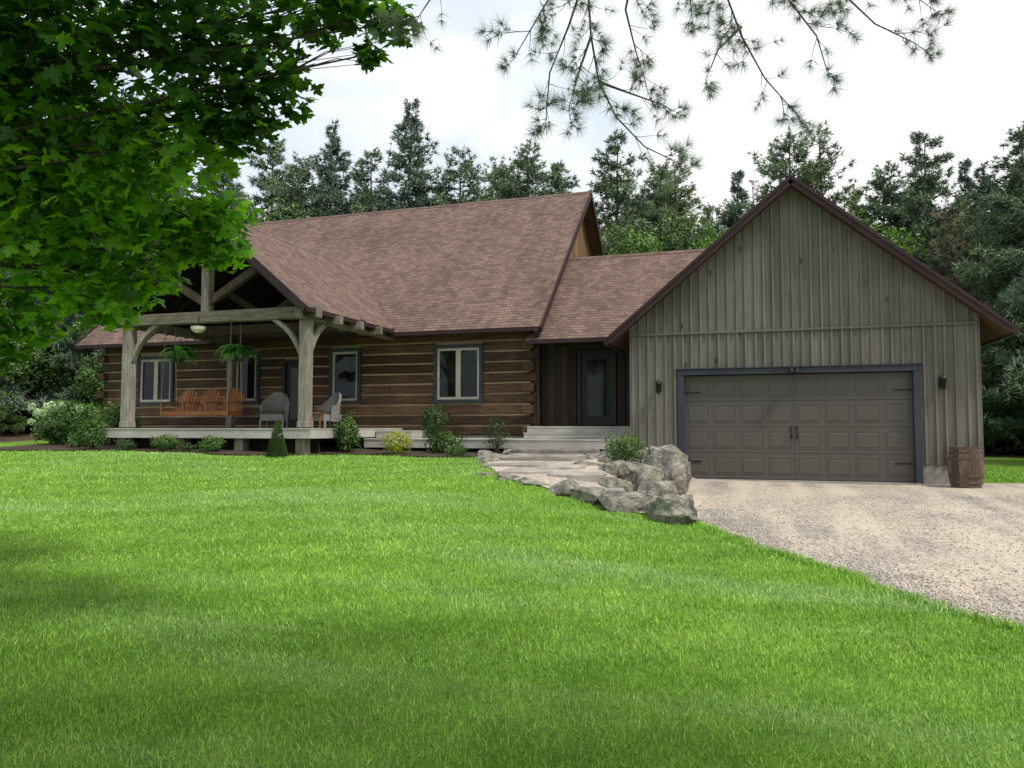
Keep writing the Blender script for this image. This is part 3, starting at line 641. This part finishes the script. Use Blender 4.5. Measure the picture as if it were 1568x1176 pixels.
# ---------------- plants
def bush(name,x,y,rx,h,n,ls,mat,z=None,up=.35,stem=True,tv=LEAF,tf=LEAFF,cone=False,lump=.35):
    z=g(x,y) if z is None else z; e=empty(name)
    d=rng.normal(size=(n,3)); d/=np.linalg.norm(d,axis=1,keepdims=True); r=rng.uniform(.25,1,n)**.45
    ph=rng.uniform(0,6,3); lum=1+lump*np.sin(d[:,0]*4+ph[0])*np.sin(d[:,1]*4+ph[1])*np.cos(d[:,2]*3+ph[2])
    P=d*(r*lum)[:,None]
    if cone:
        t=rng.uniform(0,1,n)**1.3; a_=rng.uniform(0,6.283,n); rr=(1-t)**.8*rng.uniform(.5,1,n)**.4
        P=np.stack([rr*np.cos(a_),rr*np.sin(a_),t*2-1],1); d=np.stack([np.cos(a_),np.sin(a_),.2*np.ones(n)],1)
    C=np.stack([x+P[:,0]*rx,y+P[:,1]*rx,z+h*.52+P[:,2]*h*.5],1)
    D=d+rng.normal(size=d.shape)*.6+np.array([0,0,up])
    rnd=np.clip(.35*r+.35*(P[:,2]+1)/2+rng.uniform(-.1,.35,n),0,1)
    fast('foliage',tv,tf,C,frames(D),ls*rng.uniform(.6,1.15,n),rnd,mat,e)
    if stem:
        b=B()
        for k in range(7):
            a_=random.uniform(0,6.28); b.tube([(x+.03*math.cos(a_),y+.03*math.sin(a_),z-.05),(x+rx*.3*math.cos(a_),y+rx*.3*math.sin(a_),z+h*.4),(x+rx*.6*math.cos(a_),y+rx*.6*math.sin(a_),z+h*.75)],[.012,.009,.004],0,5)
        b.obj('stems',['twig'],e,center=False)
    return e
nt_v,nt_f=clump_t(9,10,80,.06,3)
bush('boxwood_shrub',-14.3,15.95,.36,.42,900,.06,'bushm'); bush('boxwood_shrub',-12.9,15.95,.34,.40,800,.06,'bushm'); bush('leafy_shrub',-16.9,16.2,.42,.85,1100,.08,'bushm')
bush('dwarf_spruce',-10.95,15.85,.24,.85,1500,.06,'bushm',tv=nt_v,tf=nt_f,cone=True)
bush('leafy_shrub',-10.1,17.6,.33,1.0,1200,.085,'bushm'); bush('golden_shrub',-8.75,17.75,.40,.60,1300,.06,'bushy'); bush('lilac_shrub',-9.0,20.6,.42,.95,1000,.08,'bushd',z=.95)
bush('leafy_shrub',-7.75,18.45,.46,.60,700,.11,'bushm',lump=.5); bush('rose_shrub',-6.4,18.6,.32,.98,380,.07,'bushd'); bush('boxwood_shrub',-7.05,17.5,.28,.28,600,.06,'bushm')
bush('leafy_shrub',-13.6,15.9,.2,.22,300,.06,'bushd'); bush('leafy_shrub',-15.6,16.0,.26,.28,400,.06,'bushd')
bush('alpine_shrub',-2.6,15.5,.42,.62,1400,.06,'bushm',z=.48,lump=.5); bush('hosta_plant',-18.0,16.9,.35,.4,350,.16,'bushm'); bush('rockery_plant',-2.9,17.3,.2,.3,250,.05,'bushy',z=.75)
for hx,hy,hr,hh in ((-19.5,17.9,.85,1.35),(-18.3,18.4,.7,1.1),(-20.7,18.4,.6,1.0)):
    bush('hydrangea_shrub',hx,hy,hr,hh,1800,.13,'bushm')
hb=empty('hydrangea_blooms')
for k in range(20):
    a_=random.uniform(0,6.28); hx=random.choice((-19.5,-20.1,-19.8)); x=hx+.75*math.cos(a_)*random.uniform(.5,1); y=17.9-.6*abs(math.sin(a_)); z=g(x,y)+random.uniform(.6,1.25)
    d=rng.normal(size=(110,3)); d/=np.linalg.norm(d,axis=1,keepdims=True)
    fast('bloom',LEAF,LEAFF,np.array([x,y,z])+d*.1,frames(d+.3*rng.normal(size=d.shape)),.045*np.ones(110),rng.uniform(0,1,110),'bloom',hb)
def fern(x,y,z,topz):
    e=empty('hanging_fern'); b=B(); b.lathe((x,y,z-.1),[(0,-.1),(.1,-.1),(.15,.06),(.13,.06)],0,14)
    for j in range(3):
        a_=2.1*j; b.tube([(x+.14*math.cos(a_),y+.14*math.sin(a_),z-.04),(x,y,z+.45)],.004,0,4)
    b.tube([(x,y,z+.45),(x,y,topz)],.005,0,4); b.obj('basket',['darkwood'],e,center=False)
    C=[];S=[];R=[]
    for k in range(60):
        a_=random.uniform(0,6.28); L=random.uniform(.38,.66); up_=random.uniform(.08,.36)
        for i in range(26):
            t=i/25; r_=L*t; pz=up_*math.sin(t*2.2)*1.0-.42*L*t*t*1.6
            px=x+r_*math.cos(a_);py=y+r_*math.sin(a_)
            for s in (-1,1):
                dirv=np.array([-math.sin(a_)*s+.4*math.cos(a_),math.cos(a_)*s+.4*math.sin(a_),-.25]); dirv/=np.linalg.norm(dirv)
                nrm=np.array([0,0,1.])+.2*rng.normal(size=3); xx=np.cross(dirv,nrm); xx/=np.linalg.norm(xx); nn=np.cross(xx,dirv)
                C.append((px,py,z+pz)); R.append(np.stack([xx,dirv,nn],1)); S.append(.085*math.sin(math.pi*(.12+.85*t))+.01)
    fast('fronds',LEAF,LEAFF,np.array(C),np.array(R),np.array(S),rng.uniform(0,1,len(C)),'fern',e)
fern(-14.75,16.9,3.15,4.6); fern(-12.9,16.9,3.15,4.9)
b=B(); b.lathe((-13.8,16.45,3.66),[(0,0),(.1,.02),(.17,.09),(.19,.17),(.0,.18)],0,18); b.tube([(-13.8,16.45,3.83),(-13.8,16.45,4.1)],.015,1); b.obj('porch_ceiling_lamp',['white','black'])
PS=empty('porch_swing'); b=B(); sx0,sx1,sy,sz=-16.0,-13.75,17.9,1.66
for k in range(6): b.box(sx0,sx1,sy-.28+k*.1,sy-.28+k*.1+.085,sz,sz+.025)
b.box(sx0,sx1,sy-.3,sy-.27,sz-.1,sz); b.box(sx0,sx0+.06,sy-.27,sy+.3,sz-.1,sz-.002); b.box(sx1-.06,sx1,sy-.27,sy+.3,sz-.1,sz-.002)
w=(sx1-sx0)/3
for q in range(3):
    for k in range(7):
        u=(k-3)/3; xx=sx0+w*(q+.5)+u*w*.38; hh=.68*(1-.3*u*u)
        b.beam((xx,sy+.27,sz+.0),(xx+u*.05,sy+.47,sz+hh),.092,.022,up=(0,1,0))
b.beam((sx0,sy+.35,sz+.2),(sx1,sy+.35,sz+.2),.04,.05); b.beam((sx0,sy+.42,sz+.42),(sx1,sy+.42,sz+.42),.04,.05)
for x in (sx0+.04,sx1-.04,sx0+w,sx0+2*w):
    b.box(x-.05,x+.05,sy-.32,sy+.36,sz+.25,sz+.28); b.beam((x,sy-.24,sz),(x,sy-.24,sz+.25),.05,.05,up=(0,1,0))
b.obj('swing_seat',['orange'],PS,center=False)
b=B()
for x in (sx0+.02,sx1-.02):
    for dy_ in (-.3,.33): b.tube([(x,sy+dy_,sz-.05),(x+(.0),sy+dy_*.6,4.1)],.012,0,6)
b.obj('swing_ropes',['rope'],PS,center=False)
def wicker(x,y,rot):
    b=B(); fz=1.215; n=13
    vs=[];fs=[]
    for layer in range(2):
        rr=.36 if layer==0 else .30
        for i in range(n+1):
            a_=math.radians(-20+220*i/n); t=math.sin(math.radians(max(0,min(180,220*i/n-20))))
            h=.62+.40*max(0,t)**1.5
            cx,cy=rr*math.cos(a_),rr*math.sin(a_)*.95
            for q in range(5):
                f_=q/4; fl=1+.12*f_*f_; vs.append((cx*fl,cy*fl,.18+(h-.18)*f_))
    m=(n+1)*5
    for L in range(2):
        for i in range(n):
            for q in range(4):
                k=L*m+i*5+q; fs.append((k,k+5,k+6,k+1) if L==0 else (k+1,k+6,k+5,k))
    for i in range(n): fs.append((i*5+4,(i+1)*5+4,m+(i+1)*5+4,m+i*5+4))
    for i in (0,n):
        for q in range(4): fs.append((i*5+q,i*5+q+1,m+i*5+q+1,m+i*5+q))
    M_=Matrix.Translation((x,y,fz))@Matrix.Rotation(rot,4,'Z'); b.add([M_@Vector(v) for v in vs],fs,0,.5)
    def bx(x0,x1,y0,y1,z0,z1,mi):
        c=B(); c.box(x0,x1,y0,y1,z0,z1); b.add([M_@Vector(v) for v in c.v],c.f,mi,.6)
    bx(-.3,.3,-.33,.28,.2,.38,0); bx(-.28,.28,-.34,.24,.382,.47,1)
    for a_,c_ in ((-.3,-.3),(.3,-.3),(-.27,.27),(.27,.27)): bx(a_-.025,a_+.025,c_-.025,c_+.025,0,.22,0)
    b.obj('wicker_chair',['wicker','brown'])
wicker(-12.75,18.3,.35); wicker(-11.7,19.3,-.4)
b=B()
for a_,c_ in ((-11.55,17.75),(-11.2,17.75),(-11.55,18.1),(-11.2,18.1)): b.box(a_-.02,a_+.02,c_-.02,c_+.02,1.215,1.6)
for k in range(4): b.box(-11.6,-11.15,17.7+k*.115,17.8+k*.115,1.6,1.63)
b.box(-11.57,-11.18,17.74,17.77,1.5,1.58); b.obj('side_table',['orange'])

# ---------------- forest prototypes
CT_v,CT_f=clump_t(9,10,85,.075,5)
def conifer(seed,Ht,Rm,mat,rise=.25,base_=.06,dens=1.0,gap=.1,crown=.6,cs=(.28,.52),full=1.35):
    r=np.random.default_rng(seed); b=B()
    b.tube([(0,0,-.3),(.05,0,Ht*.5),(0,0,Ht*.96)],[Ht*.012,Ht*.008,.02],0,7)
    C=[];D=[];S=[];Q=[]
    h=base_*Ht
    while h<Ht*.985:
        f_=1-h/Ht; Lm=Rm*min(1,full*f_**crown)*(.82+.18*math.sin(h*2.1+seed))
        for k in range(r.integers(5,8)):
            if r.uniform()<gap: continue
            a_=r.uniform(0,6.283); L=max(.3,Lm*r.uniform(.55,1.1)); n=int((L*10+3)*dens)
            t=r.uniform(.1,1,n)**.7; lat=r.normal(0,1,n)*.2*L*(1.2-t)
            hh=h+r.uniform(-.15,.15); rs=rise*r.uniform(.5,1.4)
            z=hh+L*(rs*t*t-.08*t)+r.normal(0,.10,n)+.03*L
            ca,sa=math.cos(a_),math.sin(a_)
            C.append(np.stack([ca*L*t-sa*lat,sa*L*t+ca*lat,z],1))
            D.append(np.stack([ca*np.ones(n)-sa*np.sign(lat)*.5,sa*np.ones(n)+ca*np.sign(lat)*.5,.35+.3*r.uniform(size=n)],1)+r.normal(0,.3,(n,3)))
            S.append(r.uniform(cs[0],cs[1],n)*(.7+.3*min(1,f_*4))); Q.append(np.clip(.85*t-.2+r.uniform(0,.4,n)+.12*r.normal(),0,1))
            b.tube([(0,0,hh),(ca*L*.5,sa*L*.5,hh+L*(rs*.25-.04)),(ca*L*.95,sa*L*.95,hh+L*(rs*.9-.08))],[.03*L*.5+.01,.02,.006],0,3)
        h+=r.uniform(.28,.48)
    C=np.concatenate(C);D=np.concatenate(D);S=np.concatenate(S);Q=np.concatenate(Q)
    V=place(np.array(CT_v),C,frames(D),S); N,k,_=V.shape
    F=(np.array(CT_f)[None]+(np.arange(N)*k)[:,None,None]).reshape(-1,3)
    b.add(V.reshape(-1,3).tolist(),F.tolist(),1,np.repeat(Q,len(CT_f)).tolist())
    return b.obj('conifer',['bark',mat],center=False,mesh_only=True)
def deciduous(seed,Ht,mat,ls=.17,n=5200,low=.25):
    r=np.random.default_rng(seed); b=B(); R_=Ht*.3
    b.tube([(0,0,-.3),(.1,.05,Ht*.4),(0,.1,Ht*.8)],[Ht*.015,Ht*.011,.03],0,7)
    C=[];Q=[]
    for k in range(26):
        a_=r.uniform(0,6.283); hh=Ht*r.uniform(low,.95); rr=R_*r.uniform(.2,1)*(1-abs(hh/Ht-.5)); c0=np.array([rr*math.cos(a_),rr*math.sin(a_),hh])
        b.tube([(0,0,hh*.7),tuple(c0*np.array([.5,.5,.9])),tuple(c0)],[.05,.03,.01],0,4)
        m=n//26; d=r.normal(size=(m,3)); d/=np.linalg.norm(d,axis=1,keepdims=True); q=r.uniform(.3,1,m)**.5
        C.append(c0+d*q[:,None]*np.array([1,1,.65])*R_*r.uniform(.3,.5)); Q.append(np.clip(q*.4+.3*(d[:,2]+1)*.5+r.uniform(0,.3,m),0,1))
    C=np.concatenate(C);Q=np.concatenate(Q)
    V=place(np.array(LEAF),C,frames(r.normal(size=C.shape)+np.array([0,0,.7])),ls*r.uniform(.6,1.2,len(C)))
    F=(np.array(LEAFF)[None]+(np.arange(len(C))*4)[:,None,None]).reshape(-1,4)
    b.add(V.reshape(-1,3).tolist(),F.tolist(),1,Q.tolist())
    return b.obj('deciduous',['bark',mat],center=False,mesh_only=True)
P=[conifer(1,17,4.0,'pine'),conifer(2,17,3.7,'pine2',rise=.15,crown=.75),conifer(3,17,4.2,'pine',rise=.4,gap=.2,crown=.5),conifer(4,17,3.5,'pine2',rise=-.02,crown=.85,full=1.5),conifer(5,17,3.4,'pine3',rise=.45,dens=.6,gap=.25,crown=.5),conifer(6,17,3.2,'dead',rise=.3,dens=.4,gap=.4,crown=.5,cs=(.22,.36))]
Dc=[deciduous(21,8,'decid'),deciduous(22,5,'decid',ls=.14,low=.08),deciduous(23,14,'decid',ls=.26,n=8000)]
FR=empty('background_forest')
def tree(me,x,y,hs,ws=None,name='tree',parent=FR):
    o=bpy.data.objects.new(name,me); scene.collection.objects.link(o); o.location=(x,y,g(x,y)); o.rotation_euler=(random.uniform(-.03,.03),random.uniform(-.03,.03),random.uniform(0,6.28))
    ws=ws or hs*random.uniform(.9,1.15); o.scale=(ws,ws,hs); o.parent=parent; return o
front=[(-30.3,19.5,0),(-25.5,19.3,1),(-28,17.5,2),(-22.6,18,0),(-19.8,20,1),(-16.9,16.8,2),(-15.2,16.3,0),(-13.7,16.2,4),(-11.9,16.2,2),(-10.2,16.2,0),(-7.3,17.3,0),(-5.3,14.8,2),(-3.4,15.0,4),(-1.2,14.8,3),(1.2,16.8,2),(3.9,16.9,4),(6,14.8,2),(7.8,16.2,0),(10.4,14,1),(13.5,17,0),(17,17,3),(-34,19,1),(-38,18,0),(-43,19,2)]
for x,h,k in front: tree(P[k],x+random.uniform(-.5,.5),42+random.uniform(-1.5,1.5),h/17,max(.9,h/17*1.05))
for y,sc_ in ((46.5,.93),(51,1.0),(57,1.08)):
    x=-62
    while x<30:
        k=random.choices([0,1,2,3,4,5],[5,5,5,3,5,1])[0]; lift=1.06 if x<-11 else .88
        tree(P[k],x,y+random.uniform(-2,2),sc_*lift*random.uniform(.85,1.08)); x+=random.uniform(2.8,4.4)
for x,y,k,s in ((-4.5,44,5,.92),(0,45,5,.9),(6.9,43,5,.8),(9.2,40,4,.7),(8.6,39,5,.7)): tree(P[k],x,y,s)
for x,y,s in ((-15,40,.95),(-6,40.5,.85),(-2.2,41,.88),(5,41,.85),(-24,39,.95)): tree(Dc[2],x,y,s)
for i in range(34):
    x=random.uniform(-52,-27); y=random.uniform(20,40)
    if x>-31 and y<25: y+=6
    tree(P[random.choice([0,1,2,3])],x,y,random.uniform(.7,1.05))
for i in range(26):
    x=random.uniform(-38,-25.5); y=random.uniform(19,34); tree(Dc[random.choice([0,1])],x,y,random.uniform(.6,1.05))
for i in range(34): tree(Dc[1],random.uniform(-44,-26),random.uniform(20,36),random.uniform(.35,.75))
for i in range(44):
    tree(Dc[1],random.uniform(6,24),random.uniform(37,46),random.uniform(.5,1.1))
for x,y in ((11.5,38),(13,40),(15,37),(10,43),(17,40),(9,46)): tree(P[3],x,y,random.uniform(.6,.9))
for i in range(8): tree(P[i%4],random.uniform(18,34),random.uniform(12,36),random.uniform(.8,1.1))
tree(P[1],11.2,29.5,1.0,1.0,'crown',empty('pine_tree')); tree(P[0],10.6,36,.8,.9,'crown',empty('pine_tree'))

# ---------------- maple tree
MT=empty('maple_tree')
half=[(0,-.02),(.10,-.30),(.42,-.42),(.38,-.18),(.70,-.05),(.98,.12),(.72,.22),(.80,.42),(.52,.36),(.28,.40),(.36,.72),(.2,.78),(0,1.08)]
outl=[(x,y) for x,y in half]+[(-x,y) for x,y in half[-2:0:-1]]
mv=[(0,.12,0)]+[(x*.85,y,-.22*abs(x)-.12*max(0,y-.3)) for x,y in outl]; no=len(outl); mf=[(0,i+1,(i+1)%no+1) for i in range(no)]
CL=[(-2.9,5,3.6,.7),(-3.3,5.2,4.0,.6),(-2.3,5,4.0,.5),(-1.95,5,3.75,.42),(-1.4,4.9,3.95,.33),(-1.0,4.8,3.93,.22),(-.72,4.75,3.78,.15),(-.9,4.8,3.6,.1),(-1.6,5,3.5,.3),(-1.72,5.05,3.2,.2),(-1.95,5.1,3.3,.25),(-2.3,5.2,3.2,.45),(-3.1,5.5,3.05,.65),(-2.65,5.4,2.75,.34),(-2.45,5.9,2.72,.3),(-2.2,5.8,2.55,.2),(-2.9,5.9,2.42,.34),(-3.1,5.8,2.2,.3),(-3.5,6,2.45,.42),(-3.9,6,2.1,.38),(-4.2,6.1,1.9,.3),(-3.7,5.6,3.2,.7),(-3.75,5.2,3.7,.7),(-2.15,5.7,2.8,.22),(-3.4,5.6,2.75,.5),
(-3,4.4,4.9,.9),(-4.4,5,4.6,1.1),(-1.9,4.2,4.7,.6),(-5,6.2,6,1.5),(-6.5,5,7,1.8),(-5,3.5,5.6,1.4),(-7.2,7,5.5,1.5),(-4.4,6.9,4.1,.9),(-4.6,6.6,3.1,.8),(-3.6,6.8,3.6,.7),(-8,4,5.5,1.6),(-7,3,7.5,1.5),(-5.6,5.5,8.5,1.5)]
b=B(); tr=lot(-6.6,5.3,0); tz=g(tr.x,tr.y)
b.tube([(tr.x,tr.y,tz-.2),(tr.x+.05,tr.y,tz+.5),lot(-6.5,5.35,3),lot(-6.4,5.3,5.5),lot(-6.3,5.2,8.5)],[.3,.22,.19,.14,.05],0,12)
C=[];D=[];S=[];Q=[]
for (R_,F_,U_,rad) in CL:
    c0=lot(R_,F_,U_); st=lot(-6.5,5.35,max(2.0,U_-1.1-random.uniform(0,.5))); mid=st.lerp(c0,.55)+Vector((0,0,.25))
    b.tube([st,st.lerp(mid,.5)+Vector((0,0,.12)),mid,c0],[.045,.03,.016,.005],1,6)
    for k in range(int(5+rad*10)):
        d=Vector(rng.normal(size=3)); d.normalize(); s0=mid.lerp(c0,random.uniform(.5,1)); q=c0+d*rad*random.uniform(.5,1)
        b.tube([s0,s0.lerp(q,.5)+Vector((0,0,.04)),q],[.006,.004,.002],1,4)
    n=int((1300 if rad<.85 else 600)*rad**1.75)+20
    d=rng.normal(size=(n,3)); d/=np.linalg.norm(d,axis=1,keepdims=True); r=rng.uniform(.05,1,n)**.5
    C.append(np.array(c0)+d*(r*rad)[:,None]*np.array([1.1,1.1,.85])); D.append(np.array([.1,-.25,1.0])+.6*rng.normal(size=(n,3)))
    S.append(rng.uniform(.05,.098,n)*(1.4 if rad>.85 else 1)); Q.append(np.clip(rng.uniform(0,.7,n)+(.5 if (U_<3.25 and F_>5.1) else .0)-.15*(R_<-3.6),0,1))  # lower clumps get paler leaves: their sunlit look is put into the colour
C=np.concatenate(C);D=np.concatenate(D);S=np.concatenate(S);Q=np.concatenate(Q)
b.obj('trunk_and_branches',['bark','twig'],MT,center=False,smooth=True)
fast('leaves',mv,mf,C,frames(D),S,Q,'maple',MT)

# ---------------- near pine with hanging boughs
PT=empty('white_pine_tree'); b=B()
tr=lot(3.6,-2.6,0); tz=g(tr.x,tr.y)
b.tube([(tr.x,tr.y,tz-.2),lot(3.6,-2.6,3),lot(3.6,-2.6,8),lot(3.6,-2.6,14)],[.32,.26,.2,.03],0,12)
tips=[];dirs=[]
hub=lot(1.6,2.2,5.2)
b.tube([lot(3.6,-2.6,6),lot(2.8,-.3,5.7),hub],[.09,.06,.035],1,8)
def twig(p,d,L,depth):
    pts=[p];q=Vector(p);dd=Vector(d).normalized();n=5
    for i in range(n):
        dd=(dd+Vector(rng.normal(0,.13,3))+Vector((0,0,.02))).normalized(); q=q+dd*L/n; pts.append(q.copy())
    b.tube(pts,[.0022*(1-.14*i)*(1+.4*depth) for i in range(n+1)],1,4)
    if depth>0:
        for i in range(1,n+1):
            sd=dd.cross(Vector(rng.normal(size=3))).normalized(); twig(pts[i],dd*.9+sd*.9,L*random.uniform(.3,.5),depth-1)
    tips.append(pts[-1]);dirs.append(dd.copy()); tips.append(pts[-2]);dirs.append(dd.copy())
bough=[
 [(.55,4.1,4.3),(.40,4.0,3.65),(.42,4,3.3),(.46,4,3.05),(.55,4,2.86),(.70,4,2.70),(.82,4,2.64)],
 [(.40,4.0,3.65),(.30,4,3.35),(.20,4,3.10),(.18,3.95,2.88)],
 [(.35,4.0,3.75),(.18,4.05,3.5),(.04,4.1,3.28)],
 [(.42,4,3.3),(.34,3.95,3.05),(.3,3.95,2.9)],
 [(.70,4.0,3.9),(.62,4.1,3.5),(.68,4.15,3.3),(.74,4.2,3.15)],
 [(.46,4,3.05),(.62,4.02,3.0),(.8,4.05,2.95)],
 [(1.2,4.1,4.3),(1.1,4,3.65),(1.22,4,3.3),(1.34,4,3.07),(1.5,4,2.88)],
 [(1.22,4,3.35),(1.08,3.95,3.2),(1.04,3.95,3.1)],
 [(1.3,4.1,4.2),(1.4,4,3.6),(1.62,4,3.3),(1.66,4,3.15)],
 [(1.6,4.2,4.2),(1.75,4.1,3.65),(1.98,4.1,3.42),(2.18,4.1,3.32)],
 [(-.1,4,4.2),(-.30,4,3.7),(-.45,4,3.48),(-.5,4,3.4)],
 [(.9,4.1,4.2),(.95,4.1,3.7),(.98,4.1,3.5)],
 [(1.9,4.2,4.1),(2.1,4.2,3.75),(2.3,4.2,3.6)]]
for bo in bough:
    pts=[lot(*q) for q in bo]; k=len(pts)
    b.tube(pts,[.0065*(1-.75*i/(k-1))+.001 for i in range(k)],1,6)
    if bo[0][2]>4: b.tube([hub,hub.lerp(pts[0],.5)+Vector((0,0,.15)),pts[0]],[.03,.015,.0075],1,6)
    for i in range(1,k):
        seg=pts[i]-pts[i-1]
        for s in range(max(2,int(seg.length*17))):
            t=random.random(); p0=pts[i-1].lerp(pts[i],t); sd=seg.normalized().cross(Vector(rng.normal(size=3))).normalized()
            twig(p0,seg.normalized()*.7+sd*.8,random.uniform(.10,.22),1 if random.random()<.3 else 0)
    twig(pts[-1],pts[-1]-pts[-2],.12,1)
b.obj('trunk_and_boughs',['bark','twig'],PT,center=False,smooth=True)
tv,tf=clump_t(34,10,75,.0095,9)
C=np.array([list(q) for q in tips]); D=np.array([list(q) for q in dirs])
fast('needle_tufts',tv,tf,C,frames(D),rng.uniform(.07,.105,len(C)),rng.uniform(0,1,len(C)),'needle',PT)
C=[]
b=B()
for k in range(80):  # unseen upper crown, kept dense to shade the near lawn
    h=6+8*k/80; a_=random.uniform(0,6.28); L=5.2*(1-(h-6)/12)*random.uniform(.6,1.05); n=75
    t=rng.uniform(.15,1,n); lat=rng.normal(0,.5,n)
    R_=3.6+L*t*math.cos(a_)-lat*math.sin(a_); F_=-2.6+L*t*math.sin(a_)+lat*math.cos(a_); U_=h+.12*L*t+rng.normal(0,.12,n)
    C.append(np.stack([CT*R_-ST*F_,ST*R_+CT*F_,U_],1)); b.tube([lot(3.6,-2.6,h),lot(3.6+L*math.cos(a_),-2.6+L*math.sin(a_),h+.12*L)],[.05,.01],0,5)
C=np.concatenate(C)
fast('crown_needles',CT_v,CT_f,C,frames(rng.normal(size=C.shape)+np.array([0,0,.6])),rng.uniform(.3,.5,len(C)),rng.uniform(0,1,len(C)),'pine',PT)
b.obj('crown_branches',['bark'],PT,center=False)

# ---------------- light, sky, camera
SD=Vector((.614,-.275,1.0)).normalized()
el=math.asin(SD.z); az=math.atan2(SD.x,SD.y)
w=bpy.data.worlds.new('World'); scene.world=w; w.use_nodes=True; nt=w.node_tree
bg=nt.nodes['Background']; bg.inputs[1].default_value=.1
sk=nd(nt,'ShaderNodeTexSky',sky_type='NISHITA'); sk.sun_disc=False; sk.sun_elevation=el; sk.sun_rotation=az; sk.dust_density=2
tc=nd(nt,'ShaderNodeTexCoord')
# thin blue-tinted overcast with brighter broken cloud, whitest toward the sun's side of the sky
nz=noise_(nt,mapped(nt,tc.outputs['Generated'],(1,1,2.6)),2.4,6,.55,.5)
vm=nd(nt,'ShaderNodeVectorMath',operation='DOT_PRODUCT'); nt.links.new(tc.outputs['Generated'],vm.inputs[0]); vm.inputs[1].default_value=(.9,.0,.15)
ma=nd(nt,'ShaderNodeMath',operation='MULTIPLY_ADD'); nt.links.new(vm.outputs['Value'],ma.inputs[0]); ma.inputs[1].default_value=.30; nt.links.new(nz,ma.inputs[2])
cl=ramp(nt,ma.outputs[0],[(.24,(.60,.70,.82)),(.40,(.74,.80,.86)),(.56,(.98,.98,.98))])
cl=mul(nt,cl,(12.6,12.6,12.6))
mx=nd(nt,'ShaderNodeMixRGB'); mx.inputs[0].default_value=.92; nt.links.new(sk.outputs[0],mx.inputs[1]); nt.links.new(cl,mx.inputs[2])
nt.links.new(mx.outputs[0],bg.inputs[0])
L=bpy.data.lights.new('sun','SUN'); L.energy=3.5; L.angle=math.radians(11); L.color=(1,.95,.87)
lo=bpy.data.objects.new('sun',L); scene.collection.objects.link(lo); lo.rotation_euler=SD.to_track_quat('Z','Y').to_euler(); lo.location=(20,-20,40)
cd=bpy.data.cameras.new('camera'); cd.lens=27.18; cd.sensor_width=36; cd.clip_start=.05; cd.clip_end=2000
co=bpy.data.objects.new('camera',cd); scene.collection.objects.link(co); co.location=(0,0,CAMZ); co.rotation_euler=(math.radians(93.24),0,TH)
scene.camera=co
scene.view_settings.view_transform='Standard'; scene.view_settings.look='None'; scene.view_settings.exposure=0
